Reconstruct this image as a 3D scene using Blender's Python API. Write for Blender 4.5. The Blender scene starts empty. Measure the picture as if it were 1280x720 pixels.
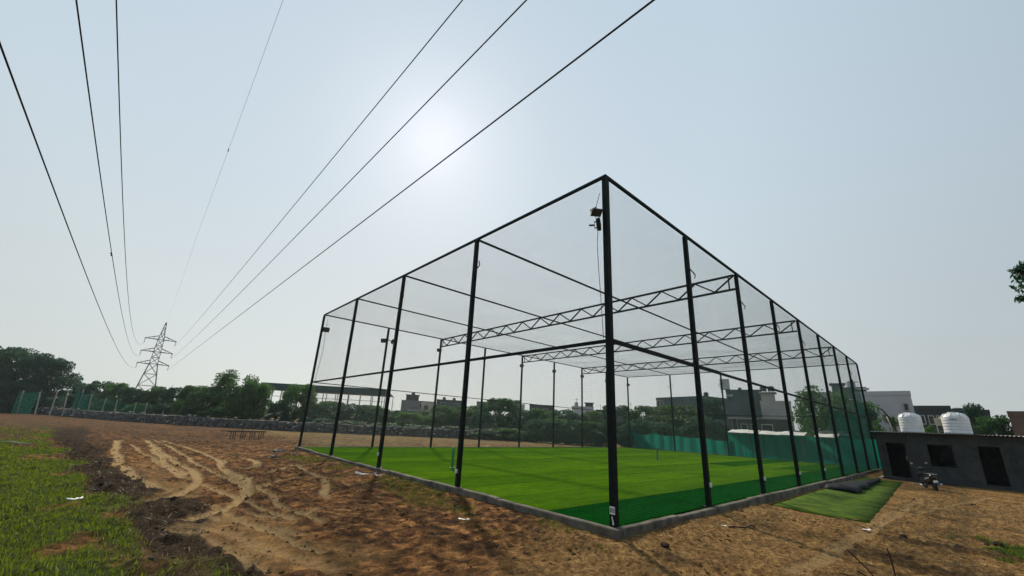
import bpy, math, random
import numpy as np
from mathutils import Vector, Matrix
random.seed(7); rng = np.random.default_rng(7)
S = bpy.context.scene
COL = S.collection
R = math.radians
GZ = -0.28                                   # ground level (turf level is 0)

# ------------------------------------------------------------------ camera
CAM = np.array([-8.324, -5.582, 2.063]); YAW, PITCH, ROLL = R(48.465), R(17.099), R(2.869)
FPX, SHX, SHY = 492.65, -1.80, 19.257        # for a 1280 px wide frame
def cam_axes():
    f = np.array([math.cos(YAW)*math.cos(PITCH), math.sin(YAW)*math.cos(PITCH), math.sin(PITCH)])
    r = np.array([math.sin(YAW), -math.cos(YAW), 0.0]); u = np.cross(r, f)
    return math.cos(ROLL)*r+math.sin(ROLL)*u, -math.sin(ROLL)*r+math.cos(ROLL)*u, f
def ray(x, y):
    r, u, f = cam_axes()
    d = f+(x-SHX-640)/FPX*r-(y-SHY-360)/FPX*u
    return d/np.linalg.norm(d)
def far(x, y, D):
    """real point at horizontal distance D from where the photographer stood, in the sight direction x, y"""
    d = ray(x, y); return CAM+d*(D/math.hypot(d[0], d[1]))
def gnd(x, y, z=GZ):
    d = ray(x, y); return CAM+d*((z-CAM[2])/d[2])
cd = bpy.data.cameras.new('camera'); cam = bpy.data.objects.new('camera', cd); COL.objects.link(cam)
r_, u_, f_ = cam_axes()
M = Matrix(((r_[0], u_[0], -f_[0], CAM[0]), (r_[1], u_[1], -f_[1], CAM[1]), (r_[2], u_[2], -f_[2], CAM[2]), (0, 0, 0, 1)))
cam.matrix_world = M
cd.sensor_width = 36; cd.lens = FPX/1280*36; cd.shift_x = -SHX/1280; cd.shift_y = SHY/1280
cd.clip_start = .1; cd.clip_end = 8000
S.camera = cam

# ------------------------------------------------------------------ noise helpers
_T = rng.random((256, 256))
def vnoise(x, y, o=0):
    x = np.asarray(x, float)+o*17.31; y = np.asarray(y, float)+o*9.77
    xi = np.floor(x).astype(int); yi = np.floor(y).astype(int); fx = x-xi; fy = y-yi
    fx = fx*fx*(3-2*fx); fy = fy*fy*(3-2*fy)
    a = _T[xi % 256, yi % 256]; b = _T[(xi+1) % 256, yi % 256]; c = _T[xi % 256, (yi+1) % 256]; d = _T[(xi+1) % 256, (yi+1) % 256]
    return (a*(1-fx)+b*fx)*(1-fy)+(c*(1-fx)+d*fx)*fy
def fbm(x, y, oct=4, o=0):
    s = 0; a = .5; t = 0
    for k in range(oct):
        s = s+a*vnoise(x*2**k, y*2**k, o+k*3); t += a; a *= .5
    return s/t
def sstep(a, b, x):
    t = np.clip((x-a)/(b-a), 0, 1); return t*t*(3-2*t)

# ------------------------------------------------------------------ materials
def newmat(name):
    m = bpy.data.materials.new(name); m.use_nodes = True
    nt = m.node_tree; b = nt.nodes['Principled BSDF']
    return m, nt, b
def N(nt, t, **kw):
    n = nt.nodes.new(t)
    for k, v in kw.items(): setattr(n, k, v)
    return n
def ramp(nt, fac, stops):
    n = N(nt, 'ShaderNodeValToRGB'); e = n.color_ramp.elements
    while len(e) < len(stops): e.new(.5)
    for q, (p, c) in zip(e, stops): q.position = p; q.color = (*c, 1)
    nt.links.new(fac, n.inputs[0]); return n.outputs[0]
def noise_out(nt, scale, detail=5, rough=.6, coord='Object', stretch=None):
    tc = N(nt, 'ShaderNodeTexCoord'); src = tc.outputs[coord]
    if stretch:
        mp = N(nt, 'ShaderNodeMapping'); mp.inputs['Scale'].default_value = stretch
        nt.links.new(src, mp.inputs[0]); src = mp.outputs[0]
    n = N(nt, 'ShaderNodeTexNoise'); n.inputs['Scale'].default_value = scale; n.inputs['Detail'].default_value = detail
    n.inputs['Roughness'].default_value = rough
    nt.links.new(src, n.inputs['Vector']); return n.outputs['Fac']
def mixc(nt, fac, a, b, mode='MIX'):
    n = N(nt, 'ShaderNodeMix', data_type='RGBA', blend_type=mode)
    for i, v in ((0, fac), (6, a), (7, b)):
        if isinstance(v, (int, float)): n.inputs[i].default_value = v
        elif isinstance(v, tuple): n.inputs[i].default_value = (*v, 1)
        else: nt.links.new(v, n.inputs[i])
    return n.outputs[2]
def bump(nt, b, h, strength=.3, dist=.02):
    n = N(nt, 'ShaderNodeBump'); n.inputs['Strength'].default_value = strength; n.inputs['Distance'].default_value = dist
    nt.links.new(h, n.inputs['Height']); nt.links.new(n.outputs[0], b.inputs['Normal'])
def mat(name, c, c2=None, scale=3., rough=.7, metal=0., bmp=0., bscale=20, lo=.35, hi=.65, spec=.4, stretch=None):
    m, nt, b = newmat(name)
    c2 = c2 or tuple(v*.7 for v in c)
    f = noise_out(nt, scale, stretch=stretch)
    nt.links.new(ramp(nt, f, [(lo, c), (hi, c2)]), b.inputs['Base Color'])
    b.inputs['Roughness'].default_value = rough; b.inputs['Metallic'].default_value = metal
    b.inputs['Specular IOR Level'].default_value = spec
    if bmp: bump(nt, b, noise_out(nt, bscale), bmp)
    return m
MT = {}
MT['post'] = mat('black_green_paint', (.004, .008, .008), (.008, .013, .013), 6, .7, spec=.12, bmp=.05)
MT['steel_dark'] = mat('dark_steel', (.008, .010, .010), (.016, .016, .015), 8, .6, spec=.2)
MT['galv'] = mat('galvanised_steel', (.10, .105, .11), (.19, .19, .19), 1.5, .55, metal=.6)
MT['net'] = mat('nylon_net', (.035, .085, .07), (.05, .11, .09), 2, .6, spec=.25)
MT['conc'] = mat('kerb_concrete', (.165, .15, .12), (.07, .063, .05), 2.2, .9, bmp=.5, bscale=30, spec=.2)
MT['white_paper'] = mat('white_paper', (.78, .78, .76), (.6, .6, .58), 9, .8)
MT['ink'] = mat('printed_ink', (.02, .02, .025), None, 3, .6)
MT['glass_lamp'] = mat('lamp_glass', (.05, .055, .06), (.07, .075, .08), 3, .3, spec=.3)
MT['alu'] = mat('lamp_housing', (.012, .014, .015), (.02, .022, .022), 7, .6, spec=.2)
MT['cable'] = mat('cable_rubber', (.012, .012, .014), None, 4, .5)
MT['wire'] = mat('aluminium_conductor', (.03, .036, .045), (.05, .055, .06), 1, .9, spec=.0)
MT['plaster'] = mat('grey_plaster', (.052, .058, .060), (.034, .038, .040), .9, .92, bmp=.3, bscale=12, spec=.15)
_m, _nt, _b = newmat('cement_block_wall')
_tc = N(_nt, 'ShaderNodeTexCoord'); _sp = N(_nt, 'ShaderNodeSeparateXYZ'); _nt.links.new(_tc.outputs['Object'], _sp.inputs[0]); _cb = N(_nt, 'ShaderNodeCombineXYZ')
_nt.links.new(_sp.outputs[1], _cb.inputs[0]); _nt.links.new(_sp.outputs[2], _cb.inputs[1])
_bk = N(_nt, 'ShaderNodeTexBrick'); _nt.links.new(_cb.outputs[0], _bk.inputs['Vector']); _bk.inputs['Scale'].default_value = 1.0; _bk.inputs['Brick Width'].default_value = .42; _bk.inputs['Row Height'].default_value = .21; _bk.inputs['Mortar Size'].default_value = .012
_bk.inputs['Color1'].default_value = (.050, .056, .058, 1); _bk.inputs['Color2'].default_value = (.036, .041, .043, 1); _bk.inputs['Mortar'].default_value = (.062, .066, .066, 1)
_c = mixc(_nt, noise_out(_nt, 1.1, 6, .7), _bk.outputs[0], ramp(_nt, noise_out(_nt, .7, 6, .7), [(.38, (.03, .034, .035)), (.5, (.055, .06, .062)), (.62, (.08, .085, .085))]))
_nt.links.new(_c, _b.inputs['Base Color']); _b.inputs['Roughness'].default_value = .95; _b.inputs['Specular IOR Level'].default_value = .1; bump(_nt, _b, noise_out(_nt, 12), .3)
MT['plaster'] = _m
MT['roofsheet'] = mat('corrugated_roof', (.30, .30, .30), (.18, .17, .16), 3, .5, metal=.2)
MT['frame_dark'] = mat('dark_door_paint', (.04, .045, .05), None, 4, .6)
MT['tank'] = mat('white_plastic_tank', (.74, .76, .78), (.6, .62, .63), 2.5, .42)
MT['cream'] = mat('cream_plastic', (.62, .54, .36), None, 2.5, .5)
MT['pvc'] = mat('grey_pvc', (.5, .5, .48), None, 2.5, .5)
MT['tarp'] = mat('black_tarpaulin', (.008, .010, .013), (.018, .021, .026), 5, .6, bmp=.5, bscale=9, spec=.12)
MT['rod'] = mat('rusty_rod', (.03, .018, .014), (.06, .03, .02), 30, .8)
MT['stone'] = mat('grey_stone', (.26, .25, .24), (.10, .098, .095), 3, .95, bmp=.5, bscale=8, spec=.15)
MT['clod'] = mat('dark_clod', (.055, .042, .032), (.028, .022, .018), 8, 1., bmp=.6, spec=.1)
MT['scooter'] = mat('black_gloss_paint', (.012, .012, .014), (.016, .016, .018), 3, .18, spec=.6)
MT['rubber'] = mat('tyre_rubber', (.018, .018, .018), None, 10, .85)
MT['seatv'] = mat('seat_vinyl', (.02, .02, .02), None, 20, .5)
MT['chrome'] = mat('chrome_trim', (.6, .6, .62), None, 5, .15, metal=1.)
MT['silver'] = mat('silver_panel', (.55, .56, .58), None, 5, .3, metal=.3)
MT['red_lens'] = mat('red_lens', (.10, .008, .006), None, 5, .2)
MT['trunk'] = mat('bark', (.10, .075, .055), (.05, .04, .03), 12, .95, bmp=.6, spec=.1)
MT['pole_conc'] = mat('concrete_pole', (.36, .36, .33), (.25, .25, .23), 3, .9, spec=.1)
MT['stump'] = mat('green_plastic_stump', (.05, .22, .12), None, 5, .4)

def leafmat(name, c1, c2, trans=.35):
    m, nt, b = newmat(name)
    oi = N(nt, 'ShaderNodeObjectInfo'); geo = N(nt, 'ShaderNodeNewGeometry')
    f = N(nt, 'ShaderNodeMath', operation='MULTIPLY_ADD'); f.inputs[1].default_value = .55
    nt.links.new(geo.outputs['Random Per Island'], f.inputs[0])
    g = N(nt, 'ShaderNodeMath', operation='MULTIPLY'); g.inputs[1].default_value = .45
    nt.links.new(oi.outputs['Random'], g.inputs[0]); nt.links.new(g.outputs[0], f.inputs[2])
    col = ramp(nt, f.outputs[0], [(.1, c1), (.9, c2)])
    nt.links.new(col, b.inputs['Base Color']); b.inputs['Roughness'].default_value = .6; b.inputs['Specular IOR Level'].default_value = .25
    t = N(nt, 'ShaderNodeBsdfTranslucent'); nt.links.new(col, t.inputs[0])
    mx = N(nt, 'ShaderNodeMixShader'); mx.inputs[0].default_value = trans
    nt.links.new(b.outputs[0], mx.inputs[1]); nt.links.new(t.outputs[0], mx.inputs[2])
    nt.links.new(mx.outputs[0], nt.nodes['Material Output'].inputs[0]); return m
MT['leaf'] = leafmat('broad_leaf', (.028, .09, .032), (.08, .175, .040), .5)
MT['leaf_dark'] = leafmat('dark_leaf', (.018, .064, .038), (.046, .12, .056), .42)
MT['leaf_light'] = leafmat('light_leaf', (.035, .08, .026), (.085, .15, .04), .45)
MT['grass'] = leafmat('grass_blade', (.032, .080, .006), (.19, .235, .016), .5)
MT['straw'] = leafmat('dry_straw', (.06, .045, .028), (.20, .15, .08), .2)

def clothmat(name, c, alpha):
    """woven shade cloth: threads with open gaps between, so part of the light goes straight through"""
    m, nt, b = newmat(name)
    n = noise_out(nt, 1.6, 3)
    nt.links.new(ramp(nt, n, [(.3, c), (.7, tuple(v*.75 for v in c))]), b.inputs['Base Color'])
    b.inputs['Roughness'].default_value = .8; b.inputs['Specular IOR Level'].default_value = .15
    t = N(nt, 'ShaderNodeBsdfTranslucent'); t.inputs[0].default_value = (*c, 1)
    mx = N(nt, 'ShaderNodeMixShader'); mx.inputs[0].default_value = .5
    nt.links.new(b.outputs[0], mx.inputs[1]); nt.links.new(t.outputs[0], mx.inputs[2])
    tr = N(nt, 'ShaderNodeBsdfTransparent'); mx2 = N(nt, 'ShaderNodeMixShader'); mx2.inputs[0].default_value = alpha
    nt.links.new(tr.outputs[0], mx2.inputs[1]); nt.links.new(mx.outputs[0], mx2.inputs[2])
    nt.links.new(mx2.outputs[0], nt.nodes['Material Output'].inputs[0]); return m
MT['cloth'] = clothmat('green_shade_cloth', (.012, .22, .165), .9)
MT['cloth_thin'] = clothmat('thin_green_shade_cloth', (.006, .07, .055), .6)
MT['cloth_net'] = clothmat('green_garden_net', (.008, .075, .05), .3)

# ------------------------------------------------------------------ mesh builder
class MB:
    def __init__(s): s.v = []; s.f = []
    def add(s, vs, fs):
        o = len(s.v); s.v += [tuple(map(float, p)) for p in vs]; s.f += [tuple(i+o for i in f) for f in fs]; return s
    def box(s, x0, x1, y0, y1, z0, z1):
        v = [(x, y, z) for x in (x0, x1) for y in (y0, y1) for z in (z0, z1)]
        return s.add(v, [(0, 1, 3, 2), (4, 6, 7, 5), (0, 4, 5, 1), (2, 3, 7, 6), (0, 2, 6, 4), (1, 5, 7, 3)])
    def bar(s, p, q, w, h=None, up=(0, 0, 1)):
        h = h or w; p = Vector(p); q = Vector(q); d = (q-p).normalized(); up = Vector(up)
        if abs(d.dot(up)) > .98: up = Vector((1, 0, 0))
        a = d.cross(up).normalized()*w/2; b = a.cross(d).normalized()*h/2
        v = [c+sa*a+sb*b for c in (p, q) for sa, sb in ((-1, -1), (1, -1), (1, 1), (-1, 1))]
        return s.add(v, [(3, 2, 1, 0), (4, 5, 6, 7), (0, 1, 5, 4), (1, 2, 6, 5), (2, 3, 7, 6), (3, 0, 4, 7)])
    def tube(s, pts, r, n=6, cap=True):
        pts = [Vector(p) for p in pts]; rs = r if isinstance(r, (list, tuple)) else [r]*len(pts)
        vs = []; ref = None
        for i, p in enumerate(pts):
            d = (pts[min(i+1, len(pts)-1)]-pts[max(i-1, 0)]).normalized()
            if ref is None: ref = Vector((0, 0, 1)) if abs(d.z) < .9 else Vector((1, 0, 0))
            a = d.cross(ref).normalized(); b = a.cross(d).normalized(); ref = b
            for k in range(n):
                t = 2*math.pi*k/n; vs.append(p+(a*math.cos(t)+b*math.sin(t))*rs[i])
        fs = [(i*n+k, i*n+(k+1) % n, (i+1)*n+(k+1) % n, (i+1)*n+k) for i in range(len(pts)-1) for k in range(n)]
        if cap: fs += [tuple(range(n-1, -1, -1)), tuple((len(pts)-1)*n+k for k in range(n))]
        return s.add(vs, fs)
    def lathe(s, prof, c=(0, 0, 0), n=24, axis='z'):
        vs = []
        for r, h in prof:
            for k in range(n):
                t = 2*math.pi*k/n; a, b = r*math.cos(t), r*math.sin(t)
                p = (a, b, h) if axis == 'z' else (a, h, b)
                vs.append((p[0]+c[0], p[1]+c[1], p[2]+c[2]))
        m = len(prof)
        return s.add(vs, [(i*n+k, i*n+(k+1) % n, (i+1)*n+(k+1) % n, (i+1)*n+k) for i in range(m-1) for k in range(n)])
    def loft(s, rings):
        n = len(rings[0]); vs = [p for r in rings for p in r]
        fs = [(i*n+k, i*n+(k+1) % n, (i+1)*n+(k+1) % n, (i+1)*n+k) for i in range(len(rings)-1) for k in range(n)]
        fs += [tuple(range(n-1, -1, -1)), tuple((len(rings)-1)*n+k for k in range(n))]
        return s.add(vs, fs)
    def lump(s, c, r, sx=1, sy=1, sz=1, jit=.25, n=7, m=5):
        a0 = random.random()*6
        vs = []
        for i in range(m+1):
            ph = math.pi*i/m
            for k in range(n):
                t = a0+2*math.pi*k/n; q = r*(1+random.uniform(-jit, jit))
                vs.append((c[0]+q*sx*math.sin(ph)*math.cos(t), c[1]+q*sy*math.sin(ph)*math.sin(t), c[2]+q*sz*math.cos(ph)))
        return s.add(vs, [(i*n+k, (i+1)*n+k, (i+1)*n+(k+1) % n, i*n+(k+1) % n) for i in range(m) for k in range(n)])
    def mesh(s, name, material, smooth=False):
        me = bpy.data.meshes.new(name); me.from_pydata(s.v, [], s.f); me.materials.append(MT[material] if isinstance(material, str) else material)
        if smooth: me.polygons.foreach_set('use_smooth', [True]*len(me.polygons))
        me.update(); return me
    def build(s, name, material, parent=None, smooth=False):
        o = bpy.data.objects.new(name, s.mesh(name, material, smooth)); COL.objects.link(o)
        if parent: o.parent = parent
        return o
def np_mesh(name, V, F, material, parent=None, smooth=False):
    """V (n,3), F (m,k) arrays, k = 3 or 4"""
    me = bpy.data.meshes.new(name); k = F.shape[1]
    me.vertices.add(len(V)); me.vertices.foreach_set('co', np.ascontiguousarray(V, dtype=np.float32).ravel())
    me.loops.add(F.size); me.loops.foreach_set('vertex_index', F.astype(np.int32).ravel())
    me.polygons.add(len(F)); me.polygons.foreach_set('loop_start', np.arange(0, F.size, k, dtype=np.int32))
    if smooth: me.polygons.foreach_set('use_smooth', np.ones(len(F), dtype=bool))
    me.materials.append(MT[material] if isinstance(material, str) else material)
    me.update(calc_edges=True); me.validate()
    o = bpy.data.objects.new(name, me); COL.objects.link(o)
    if parent: o.parent = parent
    return o
def tag(o, label=None, cat=None, group=None, kind=None):
    if label: o['label'] = label
    if cat: o['category'] = cat
    if group: o['group'] = group
    if kind: o['kind'] = kind
    return o
def empty(name, loc=(0, 0, 0), rz=0, label=None, cat=None, group=None):
    o = bpy.data.objects.new(name, None); COL.objects.link(o); o.location = loc; o.rotation_euler = (0, 0, rz)
    o.empty_display_size = .3
    return tag(o, label, cat, group)
def copy_tree(o, parent=None):
    c = o.copy(); COL.objects.link(c)
    if parent: c.parent = parent
    for ch in list(o.children): copy_tree(ch, c)
    return c

# ------------------------------------------------------------------ light
SUN_AZ, SUN_EL = R(62.53), R(38.38)
w = bpy.data.worlds.new('World'); S.world = w; w.use_nodes = True
nt = w.node_tree; bg = nt.nodes['Background']
sky = N(nt, 'ShaderNodeTexSky', sky_type='NISHITA'); sky.sun_disc = False
sky.sun_elevation = SUN_EL; sky.sun_rotation = math.pi/2-SUN_AZ
sky.altitude = 200; sky.air_density = 1.0; sky.dust_density = 1.5; sky.ozone_density = 1.0
hz = N(nt, 'ShaderNodeMix', data_type='RGBA', blend_type='MIX'); hz.inputs[0].default_value = .88   # thin even summer haze over the clear-sky model

tcw = N(nt, 'ShaderNodeTexCoord'); sxw = N(nt, 'ShaderNodeSeparateXYZ'); nt.links.new(tcw.outputs['Generated'], sxw.inputs[0])
nt.links.new(ramp(nt, sxw.outputs[2], [(.0, (8.1, 8.15, 7.8)), (.22, (7.8, 8.3, 8.3)), (.5, (7.1, 8.2, 9.0)), (.9, (6.3, 7.7, 8.9))]), hz.inputs[7])
sv = (math.cos(SUN_EL)*math.cos(SUN_AZ), math.cos(SUN_EL)*math.sin(SUN_AZ), math.sin(SUN_EL))      # haze scatters forward: brighter towards the sun
dt = N(nt, 'ShaderNodeVectorMath', operation='DOT_PRODUCT'); dt.inputs[1].default_value = sv; nt.links.new(tcw.outputs['Generated'], dt.inputs[0])
hc = hz.inputs[7].links[0].from_socket
nt.links.new(mixc(nt, 1.0, hc, ramp(nt, dt.outputs['Value'], [(.0, (.68, .72, .76)), (.45, (.79, .83, .86)), (.8, (1.03, 1.05, 1.05)), (.965, (1.05, 1.05, 1.05)), (.985, (1.09, 1.08, 1.08)), (.9945, (1.15, 1.12, 1.13)), (.9985, (1.23, 1.18, 1.19)), (.99985, (1.34, 1.26, 1.28))]), 'MULTIPLY'), hz.inputs[7])

nt.links.new(sky.outputs[0], hz.inputs[6]); nt.links.new(hz.outputs[2], bg.inputs[0]); bg.inputs[1].default_value = .085
sd = bpy.data.lights.new('sun', 'SUN'); sun = bpy.data.objects.new('sun', sd); COL.objects.link(sun)
sd.energy = 5.0; sd.angle = R(2.4); sd.color = (1, .87, .68)
sun.rotation_euler = Vector((-math.cos(SUN_EL)*math.cos(SUN_AZ), -math.cos(SUN_EL)*math.sin(SUN_AZ), -math.sin(SUN_EL))).to_track_quat('-Z', 'Y').to_euler()
S.view_settings.view_transform = 'Standard'; S.view_settings.look = 'None'; S.view_settings.exposure = 0; S.view_settings.gamma = 1
S.render.engine = 'CYCLES'
S.cycles.max_bounces = 6; S.cycles.diffuse_bounces = 3; S.cycles.transparent_max_bounces = 16
S.cycles.use_denoising = True

# ------------------------------------------------------------------ ground
LX, LY, BAY_X, BAY_Y, HC = 39.736, 23.966, 4.967, 5.9915, 9.0
def axis(core0, core1, stops):
    """grid lines: fine between the stops, then growing steps to the horizon"""
    xs = []
    for a, b, st in stops: xs += list(np.arange(a, b, st))
    xs.append(stops[-1][1]); g = stops[-1][2]
    out = [xs[-1]]
    while out[-1] < 3200: g *= 1.25; out.append(out[-1]+g)
    g = stops[0][2]; neg = [xs[0]]
    while neg[-1] > -3200: g *= 1.25; neg.append(neg[-1]-g)
    return np.array(neg[::-1][:-1]+xs+out[1:])
gx = axis(0, 0, [(-26, -13, .16), (-13, 12, .075), (12, 34, .13)])
gy = axis(0, 0, [(-10, 14, .075), (14, 33, .08), (33, 60, .22)])
GX, GY = np.meshgrid(gx, gy, indexing='ij'); X = GX.ravel(); Y = GY.ravel()
BND = np.array([(-10, -7.2), (-2, -7.3), (2.7, -7.45), (5.5, -7.95), (7.6, -7.8), (11.7, -8.6), (18.8, -9.8), (27, -11), (40, -12.7), (70, -15.8), (120, -24)])
def left_edge(y): return np.interp(y, BND[:, 0], BND[:, 1])
def grass_mask(x, y):
    d = left_edge(y)-x+(fbm(x*.9, y*.5, 4, 5)-.5)*2.2
    g = sstep(-.15, .35, d)
    g = g*(1-sstep(.51, .62, fbm(x*.6, y*.3, 4, 11))*.9)
    g = g*(1-sstep(48, 70, y))
    d2 = (x-6.2)*.35+(-5.7-y)*.95+(fbm(x*1.3, y*1.3, 4, 8)-.5)*1.6
    g2 = sstep(.0, .35, d2)*sstep(3.2, 5.2, x)*(1-sstep(8.2, 9.4, x))
    far_g = sstep(60, 75, y-x*.2)*.0
    return np.clip(g+g2+far_g, 0, 1)
def dark_mask(x, y):
    d = x-left_edge(y)+(fbm(x*1.1, y*.5, 4, 21)-.5)*1.8
    wd = np.interp(y, [0, 10, 20, 30, 60], [.75, 1.15, 1.35, 1.5, 3])
    return sstep(-.6, .1, d)*(1-sstep(wd-.35, wd+.25, d))*(1-sstep(45, 75, y))
TR_PX = [
 ([(147, 551), (145, 579), (159, 586), (175, 600), (187, 611), (203, 614)], .26, 1.),
 ([(184, 551), (203, 567), (225, 579), (241, 590), (248, 601), (241, 612), (219, 623), (194, 629), (156, 631), (131, 637)], .22, 1.),
 ([(188, 554), (200, 573), (216, 586), (228, 592), (236, 594)], .22, .9),
 ([(203, 551), (237, 561), (269, 572), (277, 581), (291, 590), (308, 601), (311, 614), (300, 628), (278, 637), (250, 645), (231, 651)], .2, .95),
 ([(278, 570), (262, 566), (237, 569)], .16, .7),
 ([(259, 607), (297, 626), (344, 642), (366, 651)], .16, .6),
 ([(303, 573), (325, 578), (322, 582), (309, 586)], .24, .9),
 ([(366, 582), (344, 590), (319, 594), (305, 594)], .2, .8),
 ([(277, 575), (281, 588), (300, 607)], .2, .6), ([(319, 610), (345, 627), (372, 643), (410, 655)], .16, .55),
 ([(366, 582), (388, 592), (412, 606), (408, 622)], .18, .6), ([(150, 553), (162, 551), (184, 551)], .2, .5),
 ([(250, 645), (290, 652), (330, 660), (380, 668)], .2, .35), ([(225, 657), (270, 662), (330, 684), (420, 712)], .2, .3),
 ([(193, 551), (214, 560), (238, 574), (262, 588), (290, 604), (318, 618)], .12, .7), ([(165, 556), (190, 574), (222, 592), (236, 602)], .13, .6),
 ([(230, 556), (262, 562), (300, 566), (340, 571)], .14, .5), ([(300, 640), (340, 648), (372, 645), (395, 634)], .13, .6), ([(330, 610), (352, 602), (385, 596), (420, 600)], .13, .5),
 ([(262, 632), (300, 655), (352, 668), (400, 690)], .13, .5), ([(205, 660), (245, 668), (292, 690), (330, 716)], .14, .4), ([(285, 570), (318, 569), (350, 575)], .14, .5),
 ([(1004, 719), (1044, 690), (1097, 662), (1126, 643), (1150, 625)], .10, .45), ([(985, 719), (1030, 690), (1080, 663), (1112, 643)], .09, .35),
 ([(1100, 655), (1160, 640), (1240, 622)], .12, .35), ([(900, 650), (980, 640), (1060, 655), (1150, 672), (1280, 676)], .12, .3)]
tx = vnoise(X*.8, Y*.8, 51); ty = vnoise(X*.8, Y*.8, 61)
track = np.zeros(len(X)); rim = np.zeros(len(X)); tdep = np.zeros(len(X))
for px, wd, st in TR_PX:
    P = np.array([gnd(*q)[:2] for q in px]); st = min(1., st*1.35); wd = max(wd, .15)
    # smooth the polyline
    for _ in range(2):
        Q = [P[0]]
        for i in range(len(P)-1): Q += [P[i]*.75+P[i+1]*.25, P[i]*.25+P[i+1]*.75]
        P = np.array(Q+[P[-1]])
    lo = P.min(0)-1; hi = P.max(0)+1
    idx = np.where((X > lo[0]) & (X < hi[0]) & (Y > lo[1]) & (Y < hi[1]))[0]
    xx = X[idx]+(tx[idx]-.5)*.25; yy = Y[idx]+(ty[idx]-.5)*.25
    best = np.full(len(idx), 9.)
    for a, b in zip(P[:-1], P[1:]):
        ab = b-a; t = np.clip(((xx-a[0])*ab[0]+(yy-a[1])*ab[1])/max(ab@ab, 1e-9), 0, 1)
        best = np.minimum(best, np.hypot(xx-a[0]-t*ab[0], yy-a[1]-t*ab[1]))
    wd = wd*.82; m = (1-sstep(wd*.55, wd*1.1, best))*st
    track[idx] = np.maximum(track[idx], m*(.84+.3*vnoise(X[idx]*2.2, Y[idx]*2.2, 77)))
    rim[idx] = np.maximum(rim[idx], .75*st*np.exp(-((best-wd*1.35)/.07)**2)*vnoise(X[idx]*1.9, Y[idx]*1.9, 79))
    tdep[idx] += -.012*m+.014*st*np.exp(-((best-wd*1.5)/.09)**2)
g_pal = sstep(.0, 1.0, (X+1)*.22-(Y-1.5)*.42+.35)                    # straw-strewn sandy side
def blob(px, py, rx, ry, s=1.):
    c = gnd(px, py)[:2]; d = c-CAM[:2]; L = np.hypot(*d); e = d/L; n = np.array([-e[1], e[0]])
    a = (X-c[0])*e[0]+(Y-c[1])*e[1]; b = (X-c[0])*n[0]+(Y-c[1])*n[1]
    q = (a/rx)**2+(b/ry)**2+(fbm(X*1.1, Y*1.1, 4, 31)-.5)*1.6
    return (1-sstep(.4, 1.1, q))*s
pale = .35*blob(178, 592, 4.5, .9)+.5*blob(205, 617, 2.0, 1.0)+.40*blob(270, 672, 2.0, 1.5)+.36*blob(330, 700, 1.2, 2.0)+.3*blob(240, 655, 1.0, .7)
dry = sstep(25, 29, Y)*sstep(1.5, 4.5, X)*sstep(-.2, .6, fbm(X*.25, Y*.25, 3, 41)*1.2-.2)
g_pal = np.clip(g_pal, 0, 1)
grass = grass_mask(X, Y)
dark = dark_mask(X, Y)*(1-grass*.8)*(1-track*.8)
dark = np.maximum(dark, .36*sstep(.52, .64, fbm(X*1.4, Y*1.2, 4, 71))*(1-g_pal)*(1-track)*(1-np.clip(pale*1.4, 0, 1)))
dark = np.maximum(dark, .28*sstep(.55, .68, fbm(X*1.3, Y*1.3, 4, 75))*g_pal*(1-track))
for q in ((1130, 679, .5, .7), (1200, 690, .35, 1.0), (1085, 694, .7, 1.1), (1255, 684, .3, .6), (1150, 712, .4, 1.5), (450, 611, .7, 1.0), (845, 700, .4, .6)):
    dark = np.maximum(dark, .75*blob(*q[:2], q[2], q[3]))
dark = np.maximum(dark, np.clip(.62*sstep(24, 33, Y-.4*X)*(1-sstep(1, 6, X))*(.45+.9*fbm(X*.5, Y*.22, 4, 83)), 0, .8)*(1-track))
dark = np.maximum(dark, rim*(1-track))
fade = 1-sstep(40, 90, np.hypot(X-CAM[0], Y-CAM[1]))
inside = (X > -.1) & (X < LX+.1) & (Y > -.1) & (Y < LY+.1)
rough = np.clip(.55-.18*sstep(10, 20, Y)-.35*rim+.75*dark+.15*grass-.55*track-.30*np.clip(pale, 0, 1)-.1*g_pal, .06, 2)
Z = (fbm(X*.22, Y*.22, 3, 1)-.5)*.14+(fbm(X*1.6, Y*1.6, 3, 2)-.5)*.13*rough+(np.abs(fbm(X*3.1, Y*3.1, 3, 3)-.5))*.34*rough
Z = Z+(fbm(X*8, Y*8, 2, 4)-.5)*.11*rough+tdep+dark*.05*(fbm(X*2.6, Y*2.6, 3, 6))
Z = Z+.28*np.exp(-((Y-39.5+.25*X)/1.2)**2)*sstep(-9, -6, X)*(1-sstep(2, 8, X))*fbm(X*.9, Y*.9, 3, 9)
Z = Z*(.15+.85*fade)
kd = np.maximum(np.maximum(-X, X-LX), np.maximum(-Y, Y-LY))         # distance outside the kerb
Z = np.where(kd < 1.0, Z*(.35+.65*np.clip(kd, 0, 1)), Z)+.12*(1-sstep(.25, 1.6, kd))
Z = np.where(inside, -.12, Z)
bl = ((X > 26) & (Y < -.9)) | ((X > 8.2) & (X < 30.2) & (Y > -3.3) & (Y < 0))
Z = np.where(bl, Z*.3, Z)+np.where(inside, 0, .05*(1-sstep(.2, 2.2, kd)))
Z = Z+GZ
ni, nj = len(gx), len(gy)
ii = (np.arange(ni-1)[:, None]*nj+np.arange(nj-1)[None, :]).ravel()
F = np.stack([ii, ii+nj, ii+nj+1, ii+1], 1)
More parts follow.
